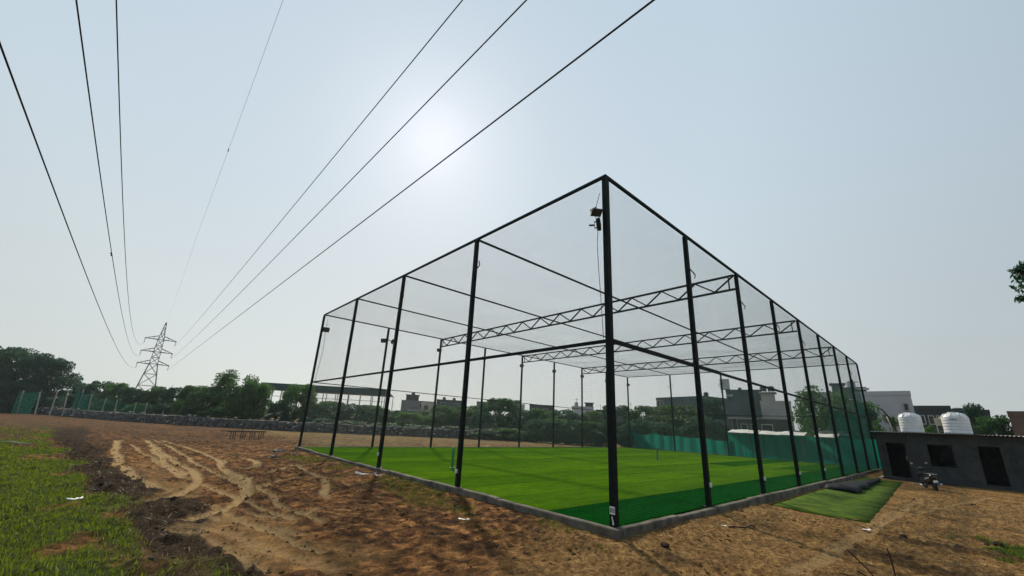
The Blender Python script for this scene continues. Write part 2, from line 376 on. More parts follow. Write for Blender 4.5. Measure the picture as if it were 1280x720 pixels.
def groundmat():
    m, nt, b = newmat('bare_earth')
    def at(n): a = N(nt, 'ShaderNodeAttribute', attribute_name=n); return a.outputs['Fac']
    n1 = noise_out(nt, 2.8, 7, .7); n2 = noise_out(nt, 9, 6, .7); n3 = noise_out(nt, 38, 4, .7)
    base = ramp(nt, n1, [(.38, (.034, .015, .006)), (.5, (.145, .066, .023)), (.62, (.37, .19, .07))])
    straw = ramp(nt, n2, [(.34, (.085, .044, .016)), (.5, (.27, .155, .058)), (.68, (.50, .33, .135))])
    n4 = noise_out(nt, 5.5, 6, .75)
    base = mixc(nt, .85, base, ramp(nt, n4, [(.36, (.16, .15, .14)), (.5, (.48, .47, .46)), (.64, (.82, .78, .72))]), 'OVERLAY')
    straw = mixc(nt, .55, straw, ramp(nt, n4, [(.36, (.2, .18, .16)), (.5, (.5, .49, .47)), (.64, (.74, .72, .68))]), 'OVERLAY')
    c = mixc(nt, at('straw'), base, straw)
    c = mixc(nt, at('pale'), c, ramp(nt, n2, [(.3, (.19, .11, .042)), (.65, (.42, .27, .11))]))
    c = mixc(nt, at('dry'), c, ramp(nt, n1, [(.35, (.11, .075, .028)), (.65, (.24, .17, .07))]))
    c = mixc(nt, at('dark'), c, ramp(nt, n2, [(.3, (.014, .010, .007)), (.7, (.065, .042, .025))]))
    c = mixc(nt, at('track'), c, ramp(nt, n2, [(.3, (.27, .175, .08)), (.7, (.46, .33, .16))]))
    c = mixc(nt, at('grass'), c, ramp(nt, n2, [(.3, (.022, .038, .010)), (.7, (.06, .09, .02))]))
    c = mixc(nt, .55, c, ramp(nt, n3, [(.3, (.35, .33, .32)), (.5, (.5, .5, .5)), (.7, (.66, .66, .65))]), 'OVERLAY')
    nt.links.new(c, b.inputs['Base Color']); b.inputs['Roughness'].default_value = 1.; b.inputs['Specular IOR Level'].default_value = .08
    ad = N(nt, 'ShaderNodeMath', operation='ADD'); nt.links.new(n2, ad.inputs[0]); nt.links.new(n3, ad.inputs[1])
    bump(nt, b, ad.outputs[0], 1., .07); return m
ground = np_mesh('ground', np.stack([X, Y, Z], 1), F, groundmat(), smooth=True)
for nme, arr in (('grass', grass), ('dark', np.clip(dark, 0, 1)), ('track', np.clip(track, 0, 1)), ('pale', np.clip(pale, 0, 1)), ('straw', g_pal), ('dry', dry*(1-track))):
    a = ground.data.attributes.new(nme, 'FLOAT', 'POINT'); a.data.foreach_set('value', np.ascontiguousarray(arr, dtype=np.float32))
tag(ground, kind='structure')
def gz(x, y):
    i = int(np.clip(np.searchsorted(gx, x), 1, ni-1)); j = int(np.clip(np.searchsorted(gy, y), 1, nj-1))
    Zg = Z.reshape(ni, nj); return float(Zg[i-1:i+1, j-1:j+1].mean())
def gp(px, py):
    p = gnd(px, py); return (p[0], p[1], gz(p[0], p[1]))

# grass blades and dry straw
def blades(name, n, area, maskf, hmin, hmax, material, lay=.5, thick=.006):
    x = rng.uniform(area[0], area[1], n); y = rng.uniform(area[2], area[3], n)
    d = np.hypot(x-CAM[0], y-CAM[1])
    k = maskf(x, y)*np.clip((13/np.maximum(d, 7))**1.1, 0, 1) > rng.random(n)
    x = x[k]; y = y[k]; d = d[k]; n = len(x)
    i = np.clip(np.searchsorted(gx, x), 1, ni-1); j = np.clip(np.searchsorted(gy, y), 1, nj-1)
    z = Z.reshape(ni, nj)[i, j]
    h = rng.uniform(hmin, hmax, n)*(.6+.8*fbm(x*.8, y*.8, 3, 91)); a = rng.uniform(0, 6.283, n); a2 = rng.uniform(0, 6.283, n)
    wd = thick*np.maximum(1, d/11)*rng.uniform(.7, 1.4, n); ln = h*rng.uniform(.1, lay*2, n)
    b0 = np.stack([x-np.cos(a)*wd, y-np.sin(a)*wd, z-.01], 1); b1 = np.stack([x+np.cos(a)*wd, y+np.sin(a)*wd, z-.01], 1)
    mx = x+np.cos(a2)*ln*.35; my = y+np.sin(a2)*ln*.35
    m0 = np.stack([mx-np.cos(a)*wd*.8, my-np.sin(a)*wd*.8, z+h*.6], 1); m1 = np.stack([mx+np.cos(a)*wd*.8, my+np.sin(a)*wd*.8, z+h*.6], 1)
    t = np.stack([x+np.cos(a2)*ln, y+np.sin(a2)*ln, z+h], 1)
    V = np.stack([b0, b1, m0, m1, t], 1).reshape(-1, 3); o = (np.arange(n)*5)[:, None]
    Fc = np.concatenate([o+[0, 1, 3], o+[0, 3, 2], o+[2, 3, 4]], 0)
    return np_mesh(name, V, Fc, material)
tag(blades('grass', 420000, (-26, -6.6, -1, 46), grass_mask, .03, .10, 'grass'), 'bright green rough grass on the left edge of the dirt field', 'grass', kind='stuff')
tag(blades('grass', 40000, (3, 16, -12, -5.2), grass_mask, .03, .09, 'grass'), 'small green grass patch in the bottom right of the sandy ground', 'grass', kind='stuff')
def straw_mask(x, y):
    k = np.clip(dark_mask(x, y)*.9+sstep(.0, 1.0, (x+1)*.22-(y-1.5)*.42+.35)*.35+.1, 0, 1)
    kd = np.maximum(np.maximum(-x, x-LX), np.maximum(-y, y-LY))
    return np.where(kd > .35, np.where((x > 8) & (y > -3.2), 0, k), 0)
tag(blades('dry_grass', 170000, (-12, 20, -9, 24), straw_mask, .012, .05, 'straw', lay=2.2, thick=.005), 'dry trampled straw strewn over the bare earth', 'dry grass', kind='stuff')
def kerb_weeds(x, y): return sstep(.48, .6, fbm(x*1.2, y*.7, 3, 95))*sstep(-2.3, -1.2, x)*(x < -.34)*.8
tag(blades('weeds', 26000, (-2.4, -.34, -.6, 23), kerb_weeds, .02, .06, 'grass', lay=1.3), 'thin olive weeds growing along the outside of the left kerb', 'weeds', kind='stuff')
# clods
MT['clod_brown'] = mat('brown_clod', (.16, .09, .042), (.07, .038, .018), 6, 1., bmp=.6, spec=.05)
mb = MB()
for _ in range(9000):
    y = random.uniform(-4, 26); x = random.uniform(-9, 16)
    if x > -.4 and y > -.4: continue
    if x > 8 and y > -3.2: continue
    if float(grass_mask(x, y)) > .3 or float(fbm(x*.7, y*.7, 3, 71)) < .47: continue
    r = random.uniform(.010, .034)*(1 if random.random() < .93 else 1.8)
    mb.lump((x, y, gz(x, y)+r*.15), r, random.uniform(.8, 1.6), random.uniform(.8, 1.6), random.uniform(.45, .8), .3, 5, 3)
tag(mb.build('brown_clods', 'clod_brown'), 'small brown crumbs of earth all over the dirt', 'clods', kind='stuff')
mb = MB()
for _ in range(2600):
    y = random.uniform(-3, 34); x = random.uniform(-13, 8)
    if x > -.4 and y > -.4: continue
    dm = float(dark_mask(x, y)); tr = .16 if x < 0 else .06
    if dm < .35 and random.random() > .02: continue
    r = random.uniform(.012, .05)*(1.25 if dm > .5 else .9)
    mb.lump((x, y, gz(x, y)+r*.2), r, random.uniform(.8, 1.5), random.uniform(.8, 1.5), random.uniform(.5, .8), .3, 5, 3)
tag(mb.build('clods', 'clod'), 'loose dark clods of earth scattered over the ground', 'clods', kind='stuff')

# ------------------------------------------------------------------ turf and kerb
def turfmat():
    m, nt, b = newmat('artificial_turf')
    a = N(nt, 'ShaderNodeAttribute', attribute_name='pile')
    n = noise_out(nt, 1.1, 7, .7, stretch=(.22, 1.3, 1)); n2 = noise_out(nt, 24, 6, .8, stretch=(.5, 1, 1)); n3 = noise_out(nt, .28, 4, .6); n4 = noise_out(nt, 5, 6, .75, stretch=(.4, 1, 1))
    c = mixc(nt, a.outputs['Fac'], (.060, .138, .003), (.001, .046, .003))
    c = mixc(nt, .8, c, ramp(nt, n, [(.32, (.66, .72, .72)), (.5, (1, 1, 1)), (.68, (1.35, 1.25, 1.1))]), 'MULTIPLY')
    c = mixc(nt, .7, c, ramp(nt, n4, [(.34, (.6, .65, .65)), (.5, (1, 1, 1)), (.66, (1.4, 1.32, 1.2))]), 'MULTIPLY')
    c = mixc(nt, .6, c, ramp(nt, n3, [(.35, (.78, .86, .9)), (.65, (1.3, 1.15, 1.1))]), 'MULTIPLY')
    c = mixc(nt, .8, c, ramp(nt, n2, [(.3, (.5, .5, .5)), (.7, (1.5, 1.5, 1.45))]), 'MULTIPLY')
    tc = N(nt, 'ShaderNodeTexCoord'); sx = N(nt, 'ShaderNodeSeparateXYZ'); nt.links.new(tc.outputs['Object'], sx.inputs[0])
    pp = N(nt, 'ShaderNodeMath', operation='PINGPONG'); pp.inputs[1].default_value = 1.0; nt.links.new(sx.outputs[1], pp.inputs[0])     # 0 at every roll seam
    lt = N(nt, 'ShaderNodeMath', operation='LESS_THAN'); lt.inputs[1].default_value = .018; nt.links.new(pp.outputs[0], lt.inputs[0])
    c = mixc(nt, lt.outputs[0], c, (.008, .03, .002))
    nt.links.new(c, b.inputs['Base Color']); b.inputs['Roughness'].default_value = 1.; b.inputs['Specular IOR Level'].default_value = .0
    ad = N(nt, 'ShaderNodeMath', operation='ADD'); nt.links.new(n2, ad.inputs[0]); nt.links.new(n4, ad.inputs[1])
    bump(nt, b, ad.outputs[0], .9, .03); return m
MT['turf'] = turfmat()
def turf_sheet(name, rects):
    V = []; F = []; P = []
    for (x0, x1, y0, y1, z, p) in rects:
        nx = max(2, int((x1-x0)/.5)); ny = max(2, int((y1-y0)/.5)); o = len(V)
        for i in range(nx+1):
            for j in range(ny+1):
                x = x0+(x1-x0)*i/nx; y = y0+(y1-y0)*j/ny
                V.append((x, y, z+.012*(float(vnoise(x*.7, y*.7, 3))-.5))); P.append(p)
        F += [(o+i*(ny+1)+j, o+(i+1)*(ny+1)+j, o+(i+1)*(ny+1)+j+1, o+i*(ny+1)+j+1) for i in range(nx) for j in range(ny)]
    o = np_mesh(name, np.array(V), np.array(F), 'turf', smooth=True)
    a = o.data.attributes.new('pile', 'FLOAT', 'POINT'); a.data.foreach_set('value', np.array(P, dtype=np.float32)); return o
rects = []
for k in range(12):
    y0, y1 = k*2.0, min(k*2.0+2.0, LY)
    if k == 0: rects.append((.06, LX-.06, .06, y1, .0, 1.)); continue
    base = [0, .20, .02, .22, .0, .12, .26, .06, .30, .42, .22, .38][k]
    if k in (1, 2, 3):
        xs = {1: 26.5, 2: 30.0, 3: 24.0}[k]
        rects += [(.06, xs, y0, y1, 0, base), (xs, LX-.06, y0, y1, 0, {1: .75, 2: .3, 3: .8}[k])]
    else: rects.append((.06, LX-.06, y0, y1, 0, base))
tag(turf_sheet('turf', rects), kind='structure')
# kerb of cast pieces
kb = MB()
def kerb_run(p, q, seed):
    rr = random.Random(seed); p = Vector(p); q = Vector(q); L = (q-p).length; d = (q-p)/L; s = 0; nrm = Vector((d.y, -d.x, 0))
    while s < L-.01:
        l = min(rr.uniform(2.4, 3.6), L-s); 
        if L-s-l < 1: l = L-s
        dz = rr.uniform(-.02, .03); off = rr.uniform(-.015, .015); t = .17+rr.uniform(-.01, .012)
        a = p+d*(s+.006); b = p+d*(s+l-.006); n = max(3, int(l/.25)); rings = []
        for i in range(n+1):
            c = a.lerp(b, i/n)+nrm*(off+rr.uniform(-.005, .005)); z = .035+dz+rr.uniform(-.006, .006)
            o = c+nrm*(t/2); e = c-nrm*(t/2)
            rings.append([(e.x, e.y, -.2), (o.x, o.y, -.55), (o.x, o.y, z-.02), (o.x-nrm.x*.02, o.y-nrm.y*.02, z), (e.x, e.y, z)])
        kb.loft(rings); s += l
kerb_run((-.1, -.2, 0), (LX, -.2, 0), 1); kerb_run((-.2, LY, 0), (-.2, -.1, 0), 2)
kerb_run((LX+.2, 0, 0), (LX+.2, LY, 0), 3); kerb_run((LX, LY+.2, 0), (0, LY+.2, 0), 4)
kb.box(-.285, -.1, -.285, -.1, -.5, .045)
tag(kb.build('kerb', 'conc'), kind='structure')

# ------------------------------------------------------------------ net cage
cage = empty('net_cage', (0, 0, 0), 0, 'huge dark steel box cage with netting and lattice trusses around the green turf', 'sports cage')
PW = .135
def post_at(i):                                        # perimeter posts in order
    if i < 9: return (i*BAY_X, 0)
    if i < 13: return (LX, (i-8)*BAY_Y)
    if i < 21: return (LX-(i-12)*BAY_X, LY)
    return (0, LY-(i-20)*BAY_Y)
posts = []
for i in range(24):
    x, y = post_at(i); m = MB(); w_ = PW if i else .145
    m.box(x-w_/2, x+w_/2, y-w_/2, y+w_/2, .012, HC-.06)
    p = m.build('post', 'post', cage); posts.append((x, y, p))
    bp = MB(); bp.box(x-.15, x+.15, y-.15, y+.15, -.005, .012)
    for sx in (-1, 1):
        for sy in (-1, 1): bp.lathe([(.0, .035), (.016, .035), (.016, .012)], (x+sx*.12, y+sy*.12, 0), 6)
    bp.build('base_plate', 'steel_dark', p)
rails = [((0, 0), (LX, 0)), ((LX, 0), (LX, LY)), ((LX, LY), (0, LY)), ((0, LY), (0, 0))]
for (a, b) in rails:
    d = (Vector(b)-Vector(a)).normalized()*.04
    MB().bar((a[0]-d.x, a[1]-d.y, HC), (b[0]-d.x, b[1]-d.y, HC), .08, .08).build('top_rail', 'post', cage)
for k, (a, b) in enumerate(rails):
    m = MB(); n = 8 if k % 2 == 0 else 4
    for j in range(n):
        A = Vector((*a, 4.2)).lerp(Vector((*b, 4.2)), j/n); B = Vector((*a, 4.2)).lerp(Vector((*b, 4.2)), (j+1)/n); d = (B-A).normalized()*PW/2
        m.bar(A+d, B-d, .06 if k in (0, 3) else .045, .085 if k in (0, 3) else .055)
    m.build('mid_rail', 'post', cage)
for k in (2, 4, 6):
    x = k*BAY_X; m = MB(); zt, zb = HC-.07, HC-.72; y0, y1 = .1, LY-.1
    m.bar((x, y0, zt), (x, y1, zt), .085); m.bar((x, y0, zb), (x, y1, zb), .085)
    n = 14
    for j in range(n):
        ya = y0+(y1-y0)*j/n; yb = y0+(y1-y0)*(j+1)/n; ym = (ya+yb)/2
        m.bar((x, ya+.02, zt-.033), (x, ym, zb+.033), .06); m.bar((x, ym, zb+.033), (x, yb-.02, zt-.033), .06)
    for yv in (y0+.22, y1-.22): m.bar((x, yv, zb+.033), (x, yv, zt-.033), .05)
    m.build('roof_truss', 'post', cage)
for k in (1, 2, 3):
    MB().bar((.055, k*BAY_Y, HC-.005), (LX-.055, k*BAY_Y, HC-.005), .07, .07).build('roof_beam', 'post', cage)
# netting: every twine is a thin three-sided strand
def strands(L):
    """L: (n, m, 3) polylines -> verts, quads"""
    n, m, _ = L.shape; r = .0012
    d = L[:, -1]-L[:, 0]; d /= np.linalg.norm(d, axis=1)[:, None]
    up = np.where(np.abs(d[:, 2:3]) > .8, [[1., 0, 0]], [[0, 0, 1.]]); a = np.cross(d, up); a /= np.linalg.norm(a, axis=1)[:, None]; b = np.cross(a, d)
    ofs = np.stack([a*math.cos(t)+b*math.sin(t) for t in (0, 2.094, 4.189)], 1)*r       # n,3,3
    V = (L[:, :, None, :]+ofs[:, None, :, :]).reshape(-1, 3)
    base = (np.arange(n)[:, None]*m+np.arange(m-1)[None, :]).ravel()*3
    F = np.concatenate([np.stack([base+k, base+(k+1) % 3, base+3+(k+1) % 3, base+3+k], 1) for k in range(3)], 0)
    return V, F
def net(name, O, U, V_, lu, lv, sag, seed, mesh=.05, parent=None):
    O = np.array(O, float); U = np.array(U, float); W = np.array(V_, float); nrm = np.cross(U, W)
    def pt(u, v):
        e = np.minimum.reduce([u, lu-u, v, lv-v]); e = np.clip(e/1.5, 0, 1)
        h = (fbm(u*.35, v*.35, 3, seed)-.5)*2*sag*e
        wob = (vnoise(u*1.7, v*1.7, seed+5)-.5)*.05*e
        return O+U*(u+wob)[..., None]+W*(v+wob*.8)[..., None]+nrm*h[..., None]
    us = np.arange(0, lu+1e-6, mesh); vs = np.arange(0, lv+1e-6, mesh)
    mu = int(lu/.9); mv = int(lv/.9)
    V1, F1 = strands(pt(*np.broadcast_arrays(np.linspace(0, lu, mu)[None, :], vs[:, None])))
    V2, F2 = strands(pt(*np.broadcast_arrays(us[:, None], np.linspace(0, lv, mv)[None, :])))
    return np_mesh(name, np.concatenate([V1, V2]), np.concatenate([F1, F2+len(V1)]), 'net', parent)
e = .11
net('side_net', (0, e, .03), (1, 0, 0), (0, 0, 1), LX, HC-.05, .05, 1, parent=cage)
net('side_net', (e, 0, .03), (0, 1, 0), (0, 0, 1), LY, HC-.05, .05, 2, parent=cage)
net('side_net', (0, LY-e, .03), (1, 0, 0), (0, 0, 1), LX, HC-.05, .05, 3, parent=cage)
net('side_net', (LX-e, 0, .03), (0, 1, 0), (0, 0, 1), LY, HC-.05, .05, 4, parent=cage)
net('roof_net', (0, 0, HC+.06), (1, 0, 0), (0, 1, 0), LX, LY, .10, 5, parent=cage)
def cloth(name, P, material, parent=None):
    """P: (n, m, 3) grid of points"""
    n, m, _ = P.shape; i = (np.arange(n-1)[:, None]*m+np.arange(m-1)[None, :]).ravel()
    return np_mesh(name, P.reshape(-1, 3), np.stack([i, i+m, i+m+1, i+1], 1), material, parent, True)
u = np.linspace(24.9, LX, 80); v = np.linspace(0, 1, 24); U_, V_ = np.meshgrid(u, v, indexing='ij')
top = np.interp(U_, [24.9, 34.7, 34.8, LX], [4.1, 4.1, 6.5, 6.6])
P = np.stack([U_, .17+.05*(fbm(U_*.9, V_*3, 3, 7)-.5), .05+V_*(top-.05)], 2)
cloth('shade_cloth', P, 'cloth_thin', cage)
# small bare brackets and stickers
for i in (1, 2, 3, 4, 5, 6, 7, 10, 11):
    x, y, p = posts[i]; m = MB(); z = 7.6
    dx, dy = (1, 0) if i < 9 else (0, 1)
    m.bar((x-dx*.32, y-dy*.32-.1*dx, z+.10), (x+dx*.36, y+dy*.36-.1*dx, z-.06), .03); m.bar((x+dx*.36, y+dy*.36-.1*dx, z-.06), (x+dx*.30, y+dy*.30-.1*dx, z-.22), .025)
    m.build('bracket', 'steel_dark', p)
for i in (22, 23):
    x, y, p = posts[i]; m = MB(); m.bar((x-.1, y-.02, 7.5), (x-.1, y-.42, 7.75), .03); m.bar((x-.1, y-.42, 7.75), (x-.1, y-.36, 7.95), .03); m.build('bracket', 'steel_dark', p)
for i, z, sgn in ((1, .55, -1), (2, .5, -1), (3, .5, -1), (4, .5, -1), (22, .5, -1), (23, .45, -1)):
    x, y, p = posts[i]; m = MB()
    if i < 9: m.box(x-.01, x+.07, y-PW/2-.05, y-PW/2+.002, z, z+.13)
    else: m.box(x-PW/2-.05, x-PW/2+.002, y-.03, y+.05, z, z+.12)
    m.build('junction_box', 'white_paper', p)
x, y, p = posts[0]
s1 = MB(); s1.box(-.0745, -.0725, -.072, .066, .28, .44); s1 = s1.build('paper_sticker', 'white_paper', p)
k1 = MB()
for j in range(4): k1.box(-.0755, -.0747, -.06+j*.032, -.042+j*.032, .31, .41)
k1.build('faded_print', 'ink', p)
s2 = MB()
for j in range(3): s2.lump((-.0745, -.02+.012*j, .10+.055*j), .022, .12, .9, 1.4, .3)
s2.build('paint_drip', 'white_paper', p)

# ------------------------------------------------------------------ floodlights
def make_flood():
    t = empty('floodlight')
    h = MB(); h.box(-.15, .15, -.035, .035, -.115, .115)
    for k in range(7): h.box(-.135+k*.045-.006, -.135+k*.045+.006, .036, .07, -.1, .1)
    hh = h.build('housing', 'alu', t)
    g = MB(); g.box(-.135, .135, -.039, -.0365, -.1, .1); g.build('lamp_glass', 'glass_lamp', hh)
    b = MB(); b.bar((-.165, 0, 0), (-.165, .12, 0), .012, .03); b.bar((.165, 0, 0), (.165, .12, 0), .012, .03); b.bar((-.171, .12, 0), (.171, .12, 0), .03, .012, up=(0, 1, 0))
    b.bar((0, .126, 0), (0, .26, .02), .035); b.build('yoke', 'steel_dark', t)
    return t
fl = make_flood(); first = True
def flood(loc, rz, tilt, label, sc=1.15):
    global first
    o = fl if first else copy_tree(fl); first = False
    o.location = loc; o.rotation_euler = (tilt, 0, rz); o.scale = (sc,)*3
    tag(o, label, 'floodlight', 'floodlights on the cage posts'); return o
flood((-.22, .17, 7.80), R(-35), R(62), 'upper floodlight on the tall nearest corner post, tilted nearly flat', .95)
flood((-.20, .10, 7.42), R(35), R(-8), 'lower floodlight on the tall nearest corner post, facing the camera', 1.05)
flood((.26, LY-.05, 7.95), R(-20), R(25), 'floodlight on the far left corner post of the cage', 1.5)
flood((4.58, LY-.22, 7.88), R(-60), R(15), 'left one of the pair of floodlights on one back post', 1.45)
flood((5.36, LY-.22, 7.92), R(60), R(15), 'right one of the pair of floodlights on one back post', 1.45)
WH = {2: 'where the nearest lattice truss starts', 3: 'third from the left', 4: 'where the second lattice truss starts', 5: 'fifth from the left', 6: 'where the third lattice truss starts', 7: 'beside the tall near corner post in view', 8: 'at the far right back corner'}
for k in range(2, 9):
    flood((k*BAY_X-.25, LY-.22, 7.95 if k != 4 else 7.9), R(-50), R(20), 'small dark floodlight on the back post '+WH[k] if k != 8 else 'small dark floodlight on the post at the far back corner', 1.3)
def cable(name, pts, r, label, group=None):
    o = MB().tube(pts, r, 6).build(name, 'cable', None, True); return tag(o, label, 'cable', group)
cable('cable', [(-.11, .12, 8.45), (-.2, .16, 8.1), (-.24, .2, 7.75), (-.17, .16, 7.3), (-.22, .16, 6.9), (-.17, .17, 6.2), (-.14, .14, 5.4), (-.11, .12, 4.6), (-.10, .11, 4.25)], .009, 'black cable hanging loose from the floodlights on the near corner post')
cable('cable', [(.25, LY-.1, 8.7), (.22, LY-.12, 7.9), (.3, LY-.14, 6.5), (.16, LY-.12, 4.3)], .012, 'thin cable hanging from the floodlight on the far left corner post')

# wickets standing on the turf
def make_wicket():
    t = empty('wicket'); b = MB(); b.box(-.14, .14, -.07, .07, .002, .04); b.build('base', 'stump', t)
    for k in (-1, 0, 1): MB().lathe([(.0, .72), (.016, .72), (.02, .69), (.02, .04)], (k*.095, 0, 0), 10).build('stump', 'stump', t, True)
    b = MB(); b.tube([(-.1, 0, .728), (-.06, 0, .735), (.06, 0, .735), (.1, 0, .728)], .009); b.build('bail', 'stump', t)
    return t
w1 = make_wicket(); p = gnd(565, 586, .006); w1.location = (p[0], p[1], .006); w1.scale = (1.1, 1.1, 1.25)
w1.rotation_euler[2] = R(35); tag(w1, 'green cricket wicket on the turf beside the second left post', 'wicket', 'wickets on the turf')
w2 = copy_tree(w1); p = gnd(822, 575, .006); w2.location = (p[0], p[1], .006); w2.rotation_euler[2] = R(10)
tag(w2, 'far green cricket wicket on the turf before the green fabric screen', 'wicket', 'wickets on the turf')

# ------------------------------------------------------------------ turf offcut, tarp, litter
a0 = turf_sheet('turf_offcut', [(8.9, 29.3, -2.75, -.46, GZ+.045, .35)])
V = np.zeros(len(a0.data.vertices)*3); a0.data.vertices.foreach_get('co', V); V = V.reshape(-1, 3)
gzv = np.array([gz(x, y) for x, y in V[:, :2]])
ex = np.clip((V[:, 0]-8.9)/20.4, 0, 1)
V[:, 1] += -.35*(1-ex)*((-.42-V[:, 1])/2.33)+(vnoise(V[:, 0]*1.6, V[:, 1]*0, 3)-.5)*.07*(V[:, 1] < -2.5)+.5*ex*(V[:, 1] < -1.5)
V[:, 0] += (vnoise(V[:, 1]*2.5, V[:, 0]*0, 4)-.5)*.12*(V[:, 0] < 9.2)
V[:, 2] = np.maximum(gzv+.015, GZ+.02)+.012*vnoise(V[:, 0]*1.3, V[:, 1]*1.3, 8)
a0.data.vertices.foreach_set('co', V.ravel()); a0.data.update()
so = a0.modifiers.new('thickness', 'SOLIDIFY'); so.thickness = .03; so.offset = -1
MT['turf_old'] = mat('worn_turf', (.080, .13, .008), (.022, .055, .006), 1.9, 1., bmp=.4, bscale=40, spec=.1)
a0.data.materials[0] = MT['turf_old']
tag(a0, 'faded green turf offcut lying on the sand along the kerb', 'turf mat')
# black tarp, folded, with a rolled tail
n, m_ = 46, 14; P = np.zeros((n, m_, 3))
for i in range(n):
    s = i/(n-1); x = 17.2+11.0*s**1.25; wid = 1.15*(1-s)**.8+.16; yc = -1.05-.25*s
    for j in range(m_):
        q = j/(m_-1); y = yc+(q-.5)*wid
        hgt = (.20*(1-s)+.11)*(math.sin(math.pi*q)**.22)*(.8+.4*float(fbm(x*1.9, y*4, 3, 13)))*min(1, s*14+.25)
        P[i, j] = (x+(random.random()-.5)*.03, y+(float(vnoise(x*1.4, q*3, 17))-.5)*.18, GZ+.075+hgt)
cb = cloth('folded_tarp', P, 'tarp'); so = cb.modifiers.new('thickness', 'SOLIDIFY'); so.thickness = .06; so.offset = -1
tag(cb, 'crumpled black tarpaulin lying folded on the turf offcut', 'tarpaulin')
def sheet_litter(name, px, py, a, b, label, cat, group='litter on the ground', rz=0, material='white_paper', lift=.03, seed=1):
    rr = random.Random(seed); x, y, z = gp(px, py); m = MB(); n = 7
    vs = []
    for i in range(n):
        for j in range(4):
            u_, v_ = (i/(n-1)-.5)*a, (j/3-.5)*b*(1+.4*rr.uniform(-1, 1))
            vs.append((u_*math.cos(rz)-v_*math.sin(rz), u_*math.sin(rz)+v_*math.cos(rz), lift+.09*a*rr.random()+abs(u_)*.25*rr.random()))
    m.add(vs, [(i*4+j, (i+1)*4+j, (i+1)*4+j+1, i*4+j+1) for i in range(n-1) for j in range(3)])
    o = m.build(name, material, None, True); o.location = (x, y, z); so = o.modifiers.new('thickness', 'SOLIDIFY'); so.thickness = .006
    return tag(o, label, cat, group)
DR = YAW-math.pi/2
sheet_litter('torn_paper', 90, 634, .27, .14, 'torn white paper lying in the grass at the left', 'paper', rz=R(10), lift=.12, seed=3)
sheet_litter('plastic_strip', 456, 600, .8, .05, 'long white plastic strip on the dark earth by the left kerb', 'litter', rz=DR+R(8), lift=.05, seed=4)
sheet_litter('plastic_scrap', 472, 602, .26, .12, 'crumpled white plastic scrap at the end of the long strip', 'litter', rz=DR, lift=.06, seed=5)
sheet_litter('plastic_scrap', 483, 597, .26, .07, 'small white plastic scrap against the left kerb', 'litter', rz=DR+.3, lift=.05, seed=6)
sheet_litter('paper_scrap', 603, 632, .17, .06, 'small white paper scrap below the left kerb, right of the wicket', 'paper', rz=DR, lift=.04, seed=7)
sheet_litter('paper_scrap', 580, 651, .3, .12, 'dull pale scrap on the earth below the second left post', 'paper', rz=DR, lift=.02, seed=8, material='pvc')
sheet_litter('paper_scrap', 1085, 667, .2, .08, 'small white paper scrap on the open sand at the right', 'paper', rz=DR, lift=.03, seed=9)
sheet_litter('paper_strip', 1150, 607, .7, .2, 'white strip lying on the sand beside the parked scooter', 'paper', rz=DR+R(-12), lift=.02, seed=10)
sheet_litter('paper_scrap', 906, 665, .14, .06, 'tiny white scrap beside the dark crooked stick', 'paper', rz=DR, lift=.02, seed=12)
def stick(name, pxs, r, label, cat, zs=None, group=None, material='rod'):
    pts = []
    for i, q in enumerate(pxs):
        x, y, z = gp(*q); pts.append((x, y, z+(zs[i] if zs else r)))
    return tag(MB().tube(pts, r, 6).build(name, material, None, True), label, cat, group)
stick('crooked_stick', [(911, 664), (918, 664.5), (926, 665.5), (933, 665), (940, 662.5), (944, 663)], .018, 'dark crooked stick lying on the sand near the corner of the kerb', 'stick', [.012, .025, .05, .022, .045, .01])
stick('fallen_branch', [(-4, 554), (12, 555), (24, 557), (36, 558)], .035, 'pale bare branch lying in the grass at the left', 'branch', [.1, .14, .12, .08], material='pole_conc')
# rods poking up at the bottom right
b0 = gnd(1098, 735); b1 = gnd(1120, 735)
def rod(base, tip_px, D, label, r=.011):
    t = far(*tip_px, D); z0 = gz(base[0], base[1])
    mid = (np.array([base[0], base[1], z0-.06])+t)/2+np.array([.01, -.012, .008])
    tag(MB().tube([(base[0], base[1], z0-.06), tuple(mid), tuple(t)], [r, r, r*.8], 6).build('iron_rod', 'rod', None, True), label, 'rod', 'iron rods in the sand')
rod(gnd(1100, 727), (1059, 687), 7.9, 'dark iron rod leaning to the left at the bottom right edge')
rod(gnd(1121, 730), (1109, 686), 8.0, 'dark iron rod standing almost upright at the bottom right edge')
rod(gnd(1092, 726), (1072, 714), 8.1, 'short dark iron rod beside the two long ones', .012)
rod(gnd(1075, 724), (1049, 716), 8.3, 'lowest iron rod, lying almost flat at the bottom edge', .012)
